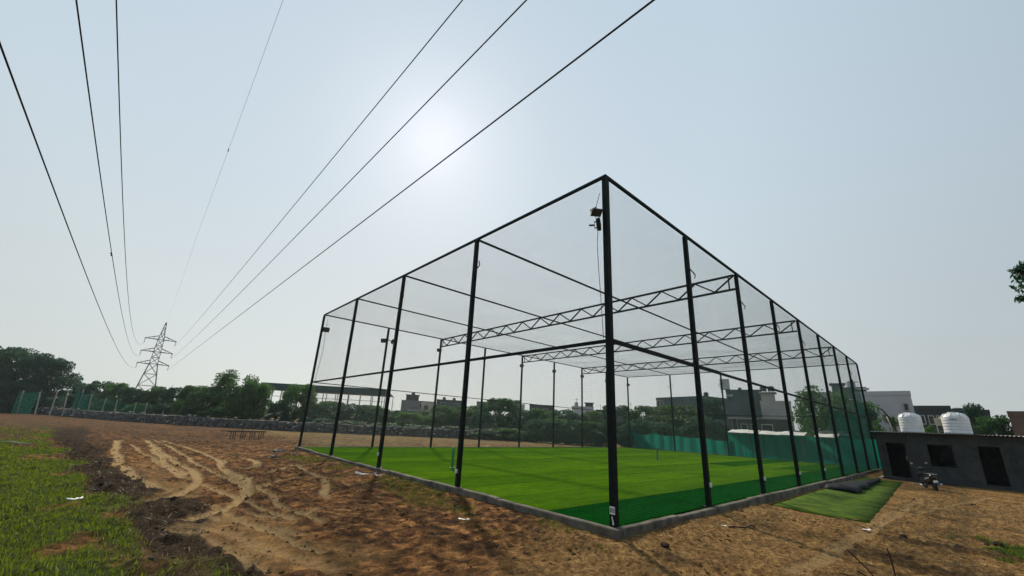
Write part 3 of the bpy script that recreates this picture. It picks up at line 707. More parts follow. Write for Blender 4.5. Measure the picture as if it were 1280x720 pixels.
# clumps of earth and stones with a place of their own
for (px, py, r, lab, mt) in ((832, 689, .08, 'dark clod of earth on the sand below the cage corner', 'clod'), (1201, 687, .08, 'pointed dark clod on the sand near the bottom right', 'clod'), (1234, 684, .06, 'small dark stone left of the larger one near the right edge', 'clod'), (1248, 685, .09, 'larger dark stone near the right edge', 'clod'), (1130, 677, .10, 'low dark mound of earth on the sand at the right', 'clod'), (1217, 632, .09, 'dark stone on the sand before the low grey building', 'clod'),
                             (350, 566, .2, 'pale flat rubble stone by the far left corner of the kerb', 'stone'), (342, 573, .14, 'small pale rubble stone left of the far kerb corner', 'stone'), (370, 571, .12, 'greyish rubble stone below the far kerb corner', 'stone')):
    x, y, z = gp(px, py); m = MB()
    for k in range(3): m.lump((random.uniform(-.8, .8)*r, random.uniform(-.5, .5)*r, random.uniform(0, .35)*r), r*random.uniform(.55, .9), 1.3, 1, .75, .28, 8, 5)
    o = m.build('clod' if mt == 'clod' else 'stone', mt); o.location = (x, y, z); tag(o, lab, 'clod' if mt == 'clod' else 'stone', 'clods and stones on the ground')
# ------------------------------------------------------------------ pylon and power lines
MT['pylon'] = mat('grey_lattice_steel', (.13, .13, .135), (.18, .18, .18), 1, .8)
MT['insul'] = mat('insulator_glass', (.05, .05, .05), None, 1, .3)
LXP, LYP = CAM[0]+.1, 164.0
def hw(z): return float(np.interp(z, [0, 15.4, 23.2, 28.9], [3.5, 1.0, .72, .10]))
def make_pylon():
    t = empty('pylon', (LXP, LYP, GZ))
    leg = MB(); lev = [0, 4.6, 8.6, 12.2, 15.4, 17.4, 19.2, 21.2, 23.2, 25.2, 27.2, 28.9]
    C4 = ((-1, -1), (1, -1), (1, 1), (-1, 1))
    for sx, sy in C4:
        for a, b in zip(lev[:-1], lev[1:]):
            leg.bar((sx*hw(a), sy*hw(a), a), (sx*hw(b), sy*hw(b), b), .17)
    leg.build('tower_leg', 'pylon', t)
    br = MB()
    for a, b in zip(lev[:-1], lev[1:]):
        for (p, q) in zip(C4, C4[1:]+C4[:1]):
            A = (p[0]*hw(a), p[1]*hw(a), a); B = (q[0]*hw(b), q[1]*hw(b), b); Cc = (q[0]*hw(a), q[1]*hw(a), a); D = (p[0]*hw(b), p[1]*hw(b), b)
            br.bar(A, B, .085); br.bar(Cc, D, .085); br.bar(D, B, .10)
    br.build('bracing', 'pylon', t)
    for z in (15.3, 19.2, 23.2):
        for s in (-1, 1):
            m = MB(); w_ = hw(z); tip = (s*3.8, 0, z)
            for sy in (-1, 1):
                m.bar((s*w_, sy*w_, z), tip, .15); m.bar((s*w_, sy*w_, z+1.15), (s*3.8, sy*.02, z+.05), .12)
            for k in (.35, .68):
                for sy in (-1, 1): m.bar((s*(w_+(3.8-w_)*k), sy*w_*(1-k), z), (s*(w_+(3.8-w_)*k), sy*w_*(1-k), z+1.15*(1-k)), .09)
            m.box(s*3.8-.14, s*3.8+.14, -.12, .12, z-.30, z+.12)
            m.build('cross_arm', 'pylon', t)
            i = MB(); i.lathe([(.03, z-.28), (.03, z-1.62)]+[], (s*3.8, 0, 0), 6)
            for k in range(9): i.lathe([(.03, z-.4-k*.13), (.13, z-.46-k*.13), (.03, z-.5-k*.13)], (s*3.8, 0, 0), 8)
            i.build('insulator', 'insul', t)
    return t
py = make_pylon(); tag(py, 'grey steel lattice pylon with six cross arms behind the left trees', 'pylon', 'pylons of the power line')
p2 = copy_tree(py); q = far(214, 487, 640); p2.location = (q[0], q[1], GZ); tag(p2, 'faint distant pylon seen low beside the large one', 'pylon', 'pylons of the power line')
WQ = {'R3': (.3049, -.0004), 'R2': (.5490, 1.1365), 'R1': (.6084, 1.0354), 'L3': (.7985, 2.8247), 'L2': (1.0621, 4.1781), 'L1': (1.5334, 6.5456)}
WL = {'R3': 'lowest thick conductor on the right, passing over the near cage corner side', 'R2': 'middle conductor of the three on the right, passing just above the sun',
      'R1': 'upper conductor of the right three, the leftmost of them at the photo top', 'L3': 'lowest conductor on the left, leaving the photo through its left edge',
      'L2': 'middle conductor of the three on the left side', 'L1': 'upper conductor of the three on the left, nearly vertical in the photo'}
def wire_pts(key):
    b, c = WQ[key]; z0 = {'1': 21.4, '2': 17.3, '3': 13.5}[key[1]]; off = 3.8 if key[0] == 'R' else -3.8
    out = []
    U1 = 176.0; zf = lambda u: z0-b*u/10+c*(u/100)**2
    z1 = zf(U1); s1 = (zf(U1)-zf(U1-1)); L = 190.0
    for u in list(np.linspace(0, 140, 60))+list(np.linspace(141, U1, 60))+list(np.linspace(U1+4, U1+L, 40)):
        if u <= U1: z = zf(u)
        else:
            t = (u-U1)/L; h00 = 2*t**3-3*t**2+1; h10 = t**3-2*t**2+t; h01 = -2*t**3+3*t**2; h11 = t**3-t**2
            z = h00*z1+h10*L*s1+h01*z0+h11*L*.16
        out.append((LXP+off+.2815*u/100, LYP-u, z))
    return out
for key in WQ:
    o = MB().tube(wire_pts(key), .018, 6).build('power_line', 'wire', None, True); tag(o, WL[key], 'power line', 'conductors of the power line')
    if key == 'L2':
        P = wire_pts(key); q = min(P, key=lambda a: abs(a[1]-27)); m = MB(); m.tube([(q[0], q[1]-.2, q[2]-.06), (q[0], q[1]+.2, q[2]-.06)], .02); m.lump((q[0], q[1]-.22, q[2]-.06), .05, jit=.05); m.lump((q[0], q[1]+.22, q[2]-.06), .05, jit=.05)
        m.bar((q[0], q[1], q[2]-.06), (q[0], q[1], q[2]), .02); m.build('damper', 'wire', o)
ew = []
for u in np.linspace(0, 360, 140):
    y = LYP-u; z = 28.9-.16*u+.00045*u*u; ew.append((float(np.interp(y, [-200, 6.7, 34, 86, 164], [-7.6, -7.95, -8.1, -8.1, LXP])), y, z))
o = MB().tube(ew, .005, 5).build('earth_wire', 'wire', None, True); tag(o, 'thin faint earth wire rising from the pylon tip to the top of the photo', 'power line', 'conductors of the power line')
q = (float(np.interp(17.6, [6.7, 34], [-7.95, -8.1])), 17.6, 15.13); m = MB(); m.tube([(q[0], q[1]-.15, q[2]-.06), (q[0], q[1]+.15, q[2]-.06)], .02); m.bar((q[0], q[1], q[2]-.06), (q[0], q[1], q[2]), .02); m.build('damper', 'wire', o)

# ------------------------------------------------------------------ low grey building on the right
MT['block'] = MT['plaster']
bld = empty('utility_building', (31.4, -1.15, GZ), 0, 'low unplastered grey building with two dark doorways, one window and a sheet roof', 'building')
def bx(mb, x0, x1, y0, y1, z0, z1): mb.box(x0-31.4, x1-31.4, y0+1.15, y1+1.15, z0-GZ, z1-GZ)
X0, X1 = 31.4, 31.63; ZT = 2.855; zf = -.05
wl = MB()
bx(wl, X0, X1, -1.58, -1.15, -.4, ZT); bx(wl, X0, X1, -3.62, -2.66, -.4, ZT); bx(wl, X0, X1, -5.86, -4.86, -.4, ZT); bx(wl, X0, X1, -9.2, -6.88, -.4, ZT)
bx(wl, X0, X1, -2.66, -1.58, 2.19, ZT); bx(wl, X0, X1, -4.86, -3.62, 2.2, ZT); bx(wl, X0, X1, -6.88, -5.86, 2.22, ZT); bx(wl, X0, X1, -4.86, -3.62, -.4, .72)
bx(wl, X0, X1, -10.3, -9.2, 2.2, ZT); bx(wl, X0, X1, -15, -10.3, -.4, ZT)
bx(wl, X1, 36.2, -1.38, -1.15, -.4, ZT); bx(wl, 36.2, 36.43, -15, -1.15, -.4, ZT+.05); bx(wl, X1, 36.2, -15, -14.77, -.4, ZT); bx(wl, X1, 36.2, -5.4, -5.25, -.4, ZT); bx(wl, X1, 36.2, -3.3, -3.15, -.4, ZT)
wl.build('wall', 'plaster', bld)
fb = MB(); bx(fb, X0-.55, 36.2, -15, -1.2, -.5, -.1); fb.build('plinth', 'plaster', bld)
# corrugated sheet roof
nr = 560; ys = np.linspace(-15.3, -1.0, nr); xs = np.array([30.95, 32.3, 34, 36.8]); V = []
for x in xs:
    for y in ys: V.append((x-31.4, y+1.15, 2.87+.032*math.sin(y*2*math.pi/.17)+.010*(x-31)+.03*(float(vnoise(y*.6, x, 3))-.5)-GZ))
i = (np.arange(3)[:, None]*nr+np.arange(nr-1)[None, :]).ravel()
rf = np_mesh('roof_sheet', np.array(V), np.stack([i, i+nr, i+nr+1, i+1], 1), 'roofsheet', bld, True)
so = rf.modifiers.new('thickness', 'SOLIDIFY'); so.thickness = .02
wf = MB(); 
for (a, b, c_, d) in ((-4.86, -3.62, .72, 2.2),):
    bx(wf, X0+.04, X0+.10, a, a+.06, c_, d); bx(wf, X0+.04, X0+.10, b-.06, b, c_, d); bx(wf, X0+.04, X0+.10, a+.06, b-.06, c_, c_+.06); bx(wf, X0+.04, X0+.10, a+.06, b-.06, d-.06, d)
    for k in range(1, 5): wf.bar((X0+.07-31.4, a+1.15+(b-a)*k/8, c_+.06-GZ), (X0+.07-31.4, a+1.15+(b-a)*k/8, d-.06-GZ), .014)
wf.build('window_grille', 'frame_dark', bld)
for (a, b, d) in ((-2.66, -1.58, 2.19), (-6.88, -5.86, 2.22)):
    m = MB(); bx(m, X0+.03, X0+.11, a, a+.05, -.1, d); bx(m, X0+.03, X0+.11, b-.05, b, -.1, d); bx(m, X0+.03, X0+.11, a+.05, b-.05, d-.05, d); m.build('door_frame', 'frame_dark', bld)
dl = MB(); dl.bar((X0+.12-31.4, -2.60+1.15, 1.0-GZ), (X0+.98-31.4, -2.45+1.15, 1.0-GZ), .04, 2.1); dl = dl.build('door', 'frame_dark', bld)
MB().lump((X0+.3-31.4, -2.53+1.15, 1.15-GZ), .07, .4, .5, 2.4, .15).build('hanging_cloth', 'pvc', dl)
st = MB(); st.box(31.0, 37.0, -1.1, -.36, GZ-.2, GZ+.09); tag(st.build('concrete_step', mat('pale_concrete', (.52, .50, .46), (.4, .39, .36), 2, .9)), 'pale concrete step between the cage kerb and the grey building', 'step')
def water_tank(loc, r, h, label, lid_r, seed):
    t = empty('water_tank', loc, 0, label, 'water tank', 'water tanks on the sheet roof'); pr = [(0, 0), (r*.97, 0), (r, .03)]
    z = .06; hb = h*.72
    for k in range(5):
        pr += [(r, z), (r*1.0, z+hb/5*.55), (r*.982, z+hb/5*.7), (r*.982, z+hb/5*.85)]; z += hb/5
    pr += [(r, z), (r*.97, z+.05), (r*.80, z+.16*h), (r*.5, z+.22*h), (lid_r*1.05, z+.24*h)]
    b = MB().lathe(pr, (0, 0, 0), 36).build('tank_body', 'tank', t, True)
    MB().lathe([(lid_r*1.05, z+.235*h), (lid_r*1.12, z+.25*h), (lid_r*1.1, z+.28*h), (lid_r*.3, z+.295*h), (0, z+.295*h)], (0, 0, 0), 24).build('tank_lid', 'tank', t, True)
    for k in range(8):
        m = MB(); a = k*math.pi/4+seed; m.tube([(r*.98*math.cos(a), r*.98*math.sin(a), z+.03), (r*.8*math.cos(a), r*.8*math.sin(a), z+.165*h), (r*.5*math.cos(a), r*.5*math.sin(a), z+.225*h)], [.035, .04, .03], 6); m.build('tank_rib', 'tank', b, True)
    return t
water_tank((33.3, -3.04, 2.93), .62, 1.32, 'white plastic water tank with a ribbed shoulder, left one on the sheet roof', .22, .2)
t2 = water_tank((33.3, -5.27, 2.93), .67, 1.36, 'white banded water tank beside the cream box, right one on the sheet roof', .26, .5)
m = MB()
for k, (wd_, a) in enumerate(((.10, 0), (.05, .12), (.13, .22), (.07, .38), (.09, .50))):
    an = math.pi+.15-a*.9; an2 = an-wd_*.9
    m.add([(.676*math.cos(v_), .676*math.sin(v_), z_) for v_ in (an, an2) for z_ in (.88, .94)], [(0, 1, 3, 2)])
m = m.build('dark_print', 'ink', t2); so = m.modifiers.new('thickness', 'SOLIDIFY'); so.thickness = .004
cbx = empty('cream_box', (33.6, -4.5, 2.93), 0, 'small cream plastic box on a thin stand between the two white tanks', 'box')
m = MB(); m.box(-.25, .25, -.22, .22, .52, .98); m.box(-.28, .28, -.25, .25, .98, 1.02); m.build('box_body', 'cream', cbx)
m = MB()
for sx in (-.2, .2):
    for sy in (-.18, .18): m.bar((sx, sy, -.03), (sx, sy, .52), .05)
m.build('stand', 'pvc', cbx)
MB().lathe([(.02, 1.02), (.1, 1.02), (.1, 1.12), (.0, 1.13)], (0, -.1, 0), 12).build('cap', 'pvc', cbx)
tag(MB().tube([(33.2, -1.98, 2.8), (33.2, -1.93, 3.5), (33.2, -1.85, 4.0)], .035, 8).build('vent_pipe', 'pvc', None, True), 'thin pale pipe leaning up from the left end of the sheet roof', 'pipe')
tag(MB().tube([(36.0, -2.0, 2.9), (36.0, -1.75, 4.0), (36.0, -1.35, 4.75)], .06, 8).build('slanting_post', 'rod', None, True), 'dark slanting post behind the pale roof pipe', 'post')

# ------------------------------------------------------------------ scooter
def make_scooter():
    t = empty('scooter', (0, 0, 0), 0, 'black motor scooter with silver trim parked before the grey building', 'scooter')
    def wheel(x):
        m = MB(); n = 22; prof = [(.165, -.045), (.205, -.05), (.222, -.025), (.226, 0), (.222, .025), (.205, .05), (.165, .045)]
        ty = m.lathe(prof+[prof[0]], (x, 0, .226), n, 'y').build('wheel', 'rubber', t, True)
        r = MB(); r.lathe([(.168, -.035), (.15, -.03), (.15, .03), (.168, .035)], (x, 0, .226), n, 'y'); r.lathe([(0, -.06), (.04, -.06), (.04, .06), (0, .06)], (x, 0, .226), 12, 'y')
        for k in range(5):
            a = k*2*math.pi/5; r.bar((x+.03*math.cos(a), 0, .226+.03*math.sin(a)), (x+.155*math.cos(a), 0, .226+.155*math.sin(a)), .03, .03, up=(0, 1, 0))
        r.build('rim', 'frame_dark', ty)
    wheel(-.60); wheel(.62)
    def ring(x, w0, w1, z0, z1, n=14):
        o = []
        for k in range(n):
            a = 2*math.pi*k/n; c, s = math.cos(a), math.sin(a); c = math.copysign(abs(c)**.7, c); s = math.copysign(abs(s)**.7, s)
            zz = (z0+z1)/2+(z1-z0)/2*s; o.append((x, c*((w0+w1)/2+(w1-w0)/2*s)/1.0, zz))
        return o
    b = MB()
    b.loft([ring(-.93, .04, .05, .60, .70), ring(-.84, .10, .13, .50, .74), ring(-.62, .15, .17, .43, .74), ring(-.35, .17, .17, .38, .72), ring(-.12, .15, .15, .30, .68), ring(0, .10, .11, .25, .55)])
    b.loft([ring(-.10, .16, .16, .19, .27), ring(.2, .17, .17, .19, .26), ring(.36, .17, .18, .19, .28)])
    ap = []
    for x, z, w_ in ((.33, .22, .17), (.40, .38, .20), (.46, .55, .215), (.44, .70, .20), (.40, .82, .14)):
        ap.append([(x-.05, -w_, z), (x+.02, -w_*.95, z), (x+.09, -w_*.4, z), (x+.10, 0, z), (x+.09, w_*.4, z), (x+.02, w_*.95, z), (x-.05, w_, z), (x-.02, 0, z)])
    b.loft(ap); b.build('body', 'scooter', t, True)
    s = MB(); s.loft([ring(-.90, .09, .08, .72, .79), ring(-.7, .145, .13, .735, .83), ring(-.42, .15, .14, .71, .80), ring(-.1, .13, .12, .68, .765), ring(0, .07, .06, .66, .72)]); s.build('seat', 'seatv', t, True)
    m = MB(); m.tube([(.62, .09, .226), (.60, .09, .40), (.52, .05, .52)], .025); m.tube([(.62, -.09, .226), (.60, -.09, .40), (.52, -.05, .52)], .025); m.tube([(.47, 0, .55), (.36, 0, .98)], .03); m.build('fork', 'frame_dark', t, True)
    m = MB(); m.lathe([(.02, -.07), (.25, -.07), (.262, 0), (.25, .07), (.02, .07)], (.62, 0, .25), 18, 'y')
    m.v = [v for v in m.v]; fm = MB()
    for k in range(9):
        a0_, a1_ = R(20+k*15), R(35+k*15)
        fm.add([(.62+rr*math.cos(a), yy, .24+rr*math.sin(a)) for a in (a0_, a1_) for rr in (.245, .262) for yy in (-.075, .075)], [(0, 1, 5, 4), (2, 6, 7, 3), (0, 4, 6, 2), (1, 3, 7, 5)])
    fm.build('mudguard', 'scooter', t)
    m = MB(); m.tube([(.30, .34, 1.0), (.36, .18, 1.02), (.37, 0, 1.0), (.36, -.18, 1.02), (.30, -.34, 1.0)], .016); m.loft([ring(.27, .06, .05, .93, 1.02), ring(.34, .12, .10, .90, 1.06), ring(.44, .10, .09, .90, 1.05), ring(.5, .05, .05, .93, 1.02)])
    hb = m.build('handlebar', 'scooter', t, True)
    for s_ in (-1, 1):
        m = MB(); m.tube([(.31, s_*.31, 1.0), (.30, s_*.31, 1.065)], .022); m.tube([(.28, s_*.34, 1.0), (.30, s_*.42, .99)], .022); m.build('grip', 'rubber', hb, True)
        m = MB(); m.tube([(.35, s_*.2, 1.02), (.36, s_*.25, 1.14), (.34, s_*.28, 1.19)], .008); mm = m.build('mirror', 'frame_dark', t, True)
        m = MB(); m.lump((.345, s_*.30, 1.235), .062, .35, 1.1, .85, .02, 14, 8); m.build('mirror_head', 'frame_dark', mm, True)
        m = MB(); m.lathe([(0, 0), (.055, 0)], (0, 0, 0), 16, 'y'); m.v = [(.322-.0, s_*.30+v[0], 1.235+v[2]*.8) for v in m.v]; m.build('mirror_glass', 'chrome', mm)
        m = MB(); m.loft([[(x, s_*y, z+dz) for y, dz in ((.168+e_, -.03*k_), (.182+e_, 0), (.168+e_, .035*k_))] for x, z, e_, k_ in ((-.78, .60, -.02, .7), (-.5, .57, .0, 1.4), (-.15, .50, -.01, 1.))]); m.build('side_trim', 'silver', t)
    MB().loft([ring(.49, .07, .06, .94, 1.02), ring(.53, .05, .045, .95, 1.01)]).build('headlight', 'glass_lamp', t, True)
    MB().loft([ring(-.945, .09, .09, .60, .67), ring(-.915, .1, .1, .60, .68)]).build('tail_light', 'red_lens', t, True)
    m = MB(); m.loft([[(-.90, -.09, .55), (-.90, .09, .55), (-.86, .09, .56), (-.86, -.09, .56)], [(-.98, -.085, .33), (-.98, .085, .33), (-.95, .085, .33), (-.95, -.085, .33)]]); m.build('rear_fender', 'seatv', t)
    m = MB(); m.add([(-.972, -.085, .40), (-.972, .085, .40), (-.945, .085, .50), (-.945, -.085, .50)], [(0, 1, 2, 3)]); o = m.build('number_plate', 'white_paper', t); so = o.modifiers.new('thickness', 'SOLIDIFY'); so.thickness = .006; so.offset = 1
    m = MB(); m.tube([(-.86, -.13, .70), (-.98, -.13, .78), (-.99, 0, .785), (-.98, .13, .78), (-.86, .13, .70)], .014); m.build('grab_rail', 'silver', t, True)
    m = MB(); m.tube([(-.05, -.17, .24), (-.35, -.20, .22), (-.80, -.21, .30)], [.02, .03, .055], 10); m.build('exhaust', 'silver', t, True)
    m = MB(); m.tube([(-.05, .10, .22), (-.1, .28, .004)], .014); m.build('side_stand', 'frame_dark', t)
    return t
sc = make_scooter(); sc.location = (25.3, -3.72, gz(25.3, -3.72)+.0); sc.rotation_euler = (R(-7), 0, R(20)); sc.scale = (1.08,)*3

# ------------------------------------------------------------------ rubble wall behind the field
WP = [(-62, 215), (-40, 158), (-24.8, 119.8), (-15.4, 95.6), (-9.1, 80.7), (-2, 70.4), (4.4, 61.4), (9.5, 57.2), (15.9, 53.2), (24.4, 48.4), (33.4, 44.3), (41, 40.5), (52, 38)]
def along(P, step):
    P = [np.array(p, float) for p in P]; out = []; s = 0
    for a, b in zip(P[:-1], P[1:]):
        L = np.linalg.norm(b-a); n = max(1, int(L/step)); d = (b-a)/L
        for k in range(n): out.append((a+d*L*k/n, np.array([d[1], -d[0]]), s+L*k/n))
        s += L
    return out
MT['rubble'] = None
m, nt_, b_ = newmat('rubble_wall')
tc = N(nt_, 'ShaderNodeTexCoord'); vo = N(nt_, 'ShaderNodeTexVoronoi'); vo.inputs['Scale'].default_value = 3.2; nt_.links.new(tc.outputs['Object'], vo.inputs['Vector'])
vc = ramp(nt_, vo.outputs['Color'], [(.15, (.022, .022, .02)), (.5, (.048, .046, .042)), (.85, (.11, .105, .095))])
nt_.links.new(mixc(nt_, .5, vc, ramp(nt_, noise_out(nt_, 1.1, 4), [(.35, (.32, .32, .34)), (.65, (.6, .58, .55))]), 'OVERLAY'), b_.inputs['Base Color']); b_.inputs['Roughness'].default_value = .95
bump(nt_, b_, vo.outputs['Distance'], .8, .1); MT['rubble'] = m
A = along(WP, .3); n = len(A); prof = [(-.42, -.3), (-.40, .1), (-.36, .45), (-.33, .85), (-.28, 1.1), (.0, 1.18), (.28, 1.08), (.34, .6), (.42, -.3)]
V = np.zeros((n, len(prof), 3))
for i, (p, nr_, s) in enumerate(A):
    for j, (u_, h) in enumerate(prof):
        k1 = (float(vnoise(s*2.3, j*1.7, 3))-.5)*.16; hs = 1+.16*(float(fbm(s*.25, 0, 3, 5))-.5)
        V[i, j] = (p[0]-nr_[0]*-(u_+k1), p[1]-nr_[1]*-(u_+k1), GZ+h*1.08*hs+(float(vnoise(s*1.9, j*2.1, 8))-.5)*.14*(h > .2))
i = (np.arange(n-1)[:, None]*len(prof)+np.arange(len(prof)-1)[None, :]).ravel(); mm_ = len(prof)
wall = np_mesh('stone_wall', V.reshape(-1, 3), np.stack([i, i+1, i+mm_+1, i+mm_], 1), 'rubble', None)
tag(wall, 'long low wall of dark rubble stone running behind the dirt field', 'wall')
mb = MB(); MT['palestone'] = mat('pale_stone', (.36, .355, .33), (.22, .215, .2), 3, .9)
for _ in range(210):
    p, nr_, s = random.choice(A[60:]); side = random.choice([1, 1, 1, 0]); r = random.uniform(.08, .2)
    u_ = .37*side; h = random.uniform(.2, 1.1)*1.15 if side else 1.36+.05
    mb.lump((p[0]+nr_[0]*u_, p[1]+nr_[1]*u_, GZ+h), r, 1.3, 1.1, .8, .25, 7, 4)
mb.build('pale_stones', 'palestone', wall)
tag(wall.children[0], kind='stuff')

# ------------------------------------------------------------------ trees
def crown(name, kind, n_leaf, seed, material):
    """leaf quads in uneven clumps; unit tree: height 1, radius 1"""
    r_ = np.random.default_rng(seed); K = {'bush': 60, 'tall': 70, 'big': 85, 'airy': 30}[kind]
    C_ = []; Rr = []
    while len(C_) < K:
        a = r_.uniform(0, 6.283); h = r_.uniform(.06, .93)
        if kind == 'bush': rad = math.sqrt(max(0, 1-((h-.35)/.64)**2))
        elif kind == 'tall': rad = math.sqrt(max(0, 1-((h-.5)/.5)**2))*(.75+.25*h)
        elif kind == 'big': rad = float(np.interp(h, [0, .2, .45, .7, .9, 1], [.55, .8, 1, .95, .62, .2]))
        else: rad = np.interp(h, [0, .3, .45, .7, 1], [.12, .35, .9, 1, .4])
        if rad < .1: continue
        q = rad*(.45+.5*r_.random()**.6)*(1+.18*math.sin(a*3+seed)); C_.append((q*math.cos(a), q*math.sin(a), h)); Rr.append(r_.uniform(.16, .34)*(1.0 if kind != 'airy' else .8))
    C_ = np.array(C_); Rr = np.array(Rr)
    w_ = Rr**2; idx = r_.choice(K, n_leaf, p=w_/w_.sum())
    d = r_.normal(size=(n_leaf, 3)); d /= np.linalg.norm(d, axis=1)[:, None]
    rad = Rr[idx]*(.35+.68*r_.random(n_leaf)**.5)
    P = C_[idx]+d*rad[:, None]*np.array([1, 1, .36 if kind != 'tall' else .28]); P[:, 2] = np.clip(P[:, 2], .01, 1.0)
    s = r_.uniform(.022, .048, n_leaf)*(1.0 if kind != 'big' else .8)
    a = r_.normal(size=(n_leaf, 3)); a /= np.linalg.norm(a, axis=1)[:, None]; b = np.cross(a, r_.normal(size=(n_leaf, 3))); b /= np.linalg.norm(b, axis=1)[:, None]
    sc_ = np.array([1, 1, .55]); a = a*s[:, None]*sc_*1.5; b = b*s[:, None]*sc_*.75
    V = np.stack([P-a, P-b*.9-a*.1, P+a, P+b*.9-a*.1], 1).reshape(-1, 3); F = np.arange(n_leaf*4).reshape(-1, 4)
    o = np_mesh(name, V, F, material); me = o.data; bpy.data.objects.remove(o); return me, C_
def trunkmesh(C_, seed):
    rr = random.Random(seed); m = MB(); top = .5
    m.tube([(0, 0, -.04), (.01, .01, .15), (-.01, .02, .34), (.02, 0, top)], [.075, .055, .045, .03], 8)
    for k in rr.sample(range(len(C_)), 9):
        c = C_[k]; z0 = rr.uniform(.14, .4); m.tube([(0, 0, z0), (c[0]*.45, c[1]*.45, (z0+c[2])/2+.03), tuple(c)], [.035, .022, .008], 5)
    return m.mesh('trunk', 'trunk', True)
PRO = []
for kind, nl, sd_, mt in (('bush', 9000, 1, 'leaf'), ('bush', 9000, 2, 'leaf_dark'), ('bush', 9000, 3, 'leaf_light'), ('tall', 9000, 4, 'leaf'), ('tall', 9000, 5, 'leaf_dark'), ('big', 16000, 6, 'leaf_dark'), ('airy', 2600, 7, 'leaf'), ('big', 14000, 8, 'leaf')):
    cm, cc = crown('crown', kind, nl, sd_, mt); PRO.append((cm, trunkmesh(cc, sd_)))
def tree(name, px, top, D, wpx, pro, label, group='trees behind the field', cat='tree', base=None):
    P = far(px, top, D); h = P[2]-GZ; L = far(px-wpx/2, top+20, D); Rr_ = far(px+wpx/2, top+20, D); rad = np.linalg.norm((L-Rr_)[:2])/2
    t = empty(name, (P[0], P[1], GZ), random.uniform(0, 6.28), label, cat, group); t.scale = (rad*1.12, rad*1.12, h*1.04)
    c = bpy.data.objects.new('crown', PRO[pro][0]); COL.objects.link(c); c.parent = t
    k = bpy.data.objects.new('trunk', PRO[pro][1]); COL.objects.link(k); k.parent = t
    return t
tree('broadleaf_tree', 12, 436, 128, 95, 5, 'largest dark tree at the left edge, with a clumpy crown')
tree('broadleaf_tree', 66, 447, 124, 76, 5, 'second large dark tree from the left edge, right beside the largest one')
tree('broadleaf_tree', -20, 447, 140, 90, 7, 'big dark tree standing half outside the left edge of the photo')
tree('shrub', 20, 478, 118, 60, 1, 'dark shrub under the two large trees at the left edge', 'bushes behind the field')
LOWL = 'low green bush in the dense row behind the stone wall'; LOWD = 'dark green bush in the dense row behind the stone wall'
row = [(108, 480, 118, 40, 4), (128, 477, 122, 42, 1), (148, 480, 112, 40, 0), (168, 486, 108, 38, 4), (186, 489, 106, 36, 1), (203, 484, 104, 36, 3), (222, 485, 98, 38, 1), (240, 484, 90, 34, 0), (140, 500, 106, 40, 1), (176, 505, 100, 40, 0), (212, 506, 94, 40, 1), (244, 509, 86, 40, 4)]
for k, (px, top, D, wp, pr_) in enumerate(row): tree('bush', px, top, D, wp, pr_, 'green tree in the row behind the garden net at the pylon foot', 'trees behind the garden net')
tree('broadleaf_tree', 262, 483, 86, 46, 3, 'rounded mid green tree left of the tallest wall-side tree')
tree('broadleaf_tree', 303, 467, 84, 66, 7, 'tallest bushy tree behind the stone wall, left of the long shed')
tree('shrub', 268, 512, 78, 46, 0, 'pale green shrub low in front of the tallest wall-side tree', 'bushes behind the field')
tree('broadleaf_tree', 324, 478, 80, 40, 3, 'mid green tree just left of the long shed roof')
tree('shrub', 350, 505, 76, 30, 4, 'narrow dark shrub below the left end of the long shed roof', 'bushes behind the field')
tree('broadleaf_tree', 376, 481, 78, 44, 3, 'rounded green tree overlapping the left part of the long shed roof')
mid = [(398, 506, 80, 44, 1), (420, 503, 84, 46, 0), (446, 506, 78, 46, 1), (470, 508, 82, 46, 0), (494, 513, 80, 44, 1), (516, 516, 76, 44, 0), (538, 514, 80, 42, 2), (558, 508, 84, 42, 0), (410, 524, 70, 40, 4), (440, 526, 70, 44, 1), (480, 529, 68, 44, 0), (524, 531, 66, 44, 1), (566, 533, 66, 44, 4), (606, 536, 64, 40, 1), (640, 536, 64, 40, 0)]
for (px, top, D, wp, pr_) in mid: tree('bush', px, top, D, wp, pr_, 'low bush in the row under and beside the long shed, seen through the netting', 'bushes under the long shed')
tree('broadleaf_tree', 585, 507, 84, 46, 2, 'light green rounded tree behind the wall, right of the far flat-roofed houses')
tree('broadleaf_tree', 624, 500, 82, 54, 0, 'broad green tree rising behind the field, left of the dark flat slab roof')
for (px, top, D, wp, pr_) in [(604, 515, 74, 34, 1), (650, 513, 78, 38, 1), (676, 512, 80, 42, 3), (707, 513, 80, 42, 1), (692, 524, 74, 36, 0)]:
    tree('bush', px, top, D, wp, pr_, 'dark bush in the row left of the tall near corner post, seen through the netting', 'bushes left of the corner post')
for (px, top, D, wp, pr_) in [(672, 524, 64, 30, 1), (694, 527, 63, 34, 4), (716, 525, 62, 34, 1), (738, 528, 62, 34, 0), (757, 529, 60, 30, 1), (784, 530, 58, 30, 4), (798, 524, 60, 30, 1)]:
    tree('bush', px, top, D, wp, pr_, 'dark low bush at the foot of the trees around the near corner post', 'bushes at the end of the stone wall')
tree('broadleaf_tree', 737, 514, 80, 44, 2, 'light green tree directly left of the tall near corner post')
tree('broadleaf_tree', 770, 508, 82, 46, 4, 'dark tree seen behind the tall near corner post')
tree('broadleaf_tree', 803, 508, 80, 46, 2, 'green tree over the left end of the green fabric screen')
tree('broadleaf_tree', 848, 507, 76, 66, 2, 'broad light green tree over the middle of the green fabric screen')
tree('shrub', 822, 528, 68, 50, 1, 'dark shrub hanging over the green fabric screen', 'bushes behind the field')
tree('broadleaf_tree', 884, 500, 78, 40, 4, 'dark tree left of the tall house with a roof tank')
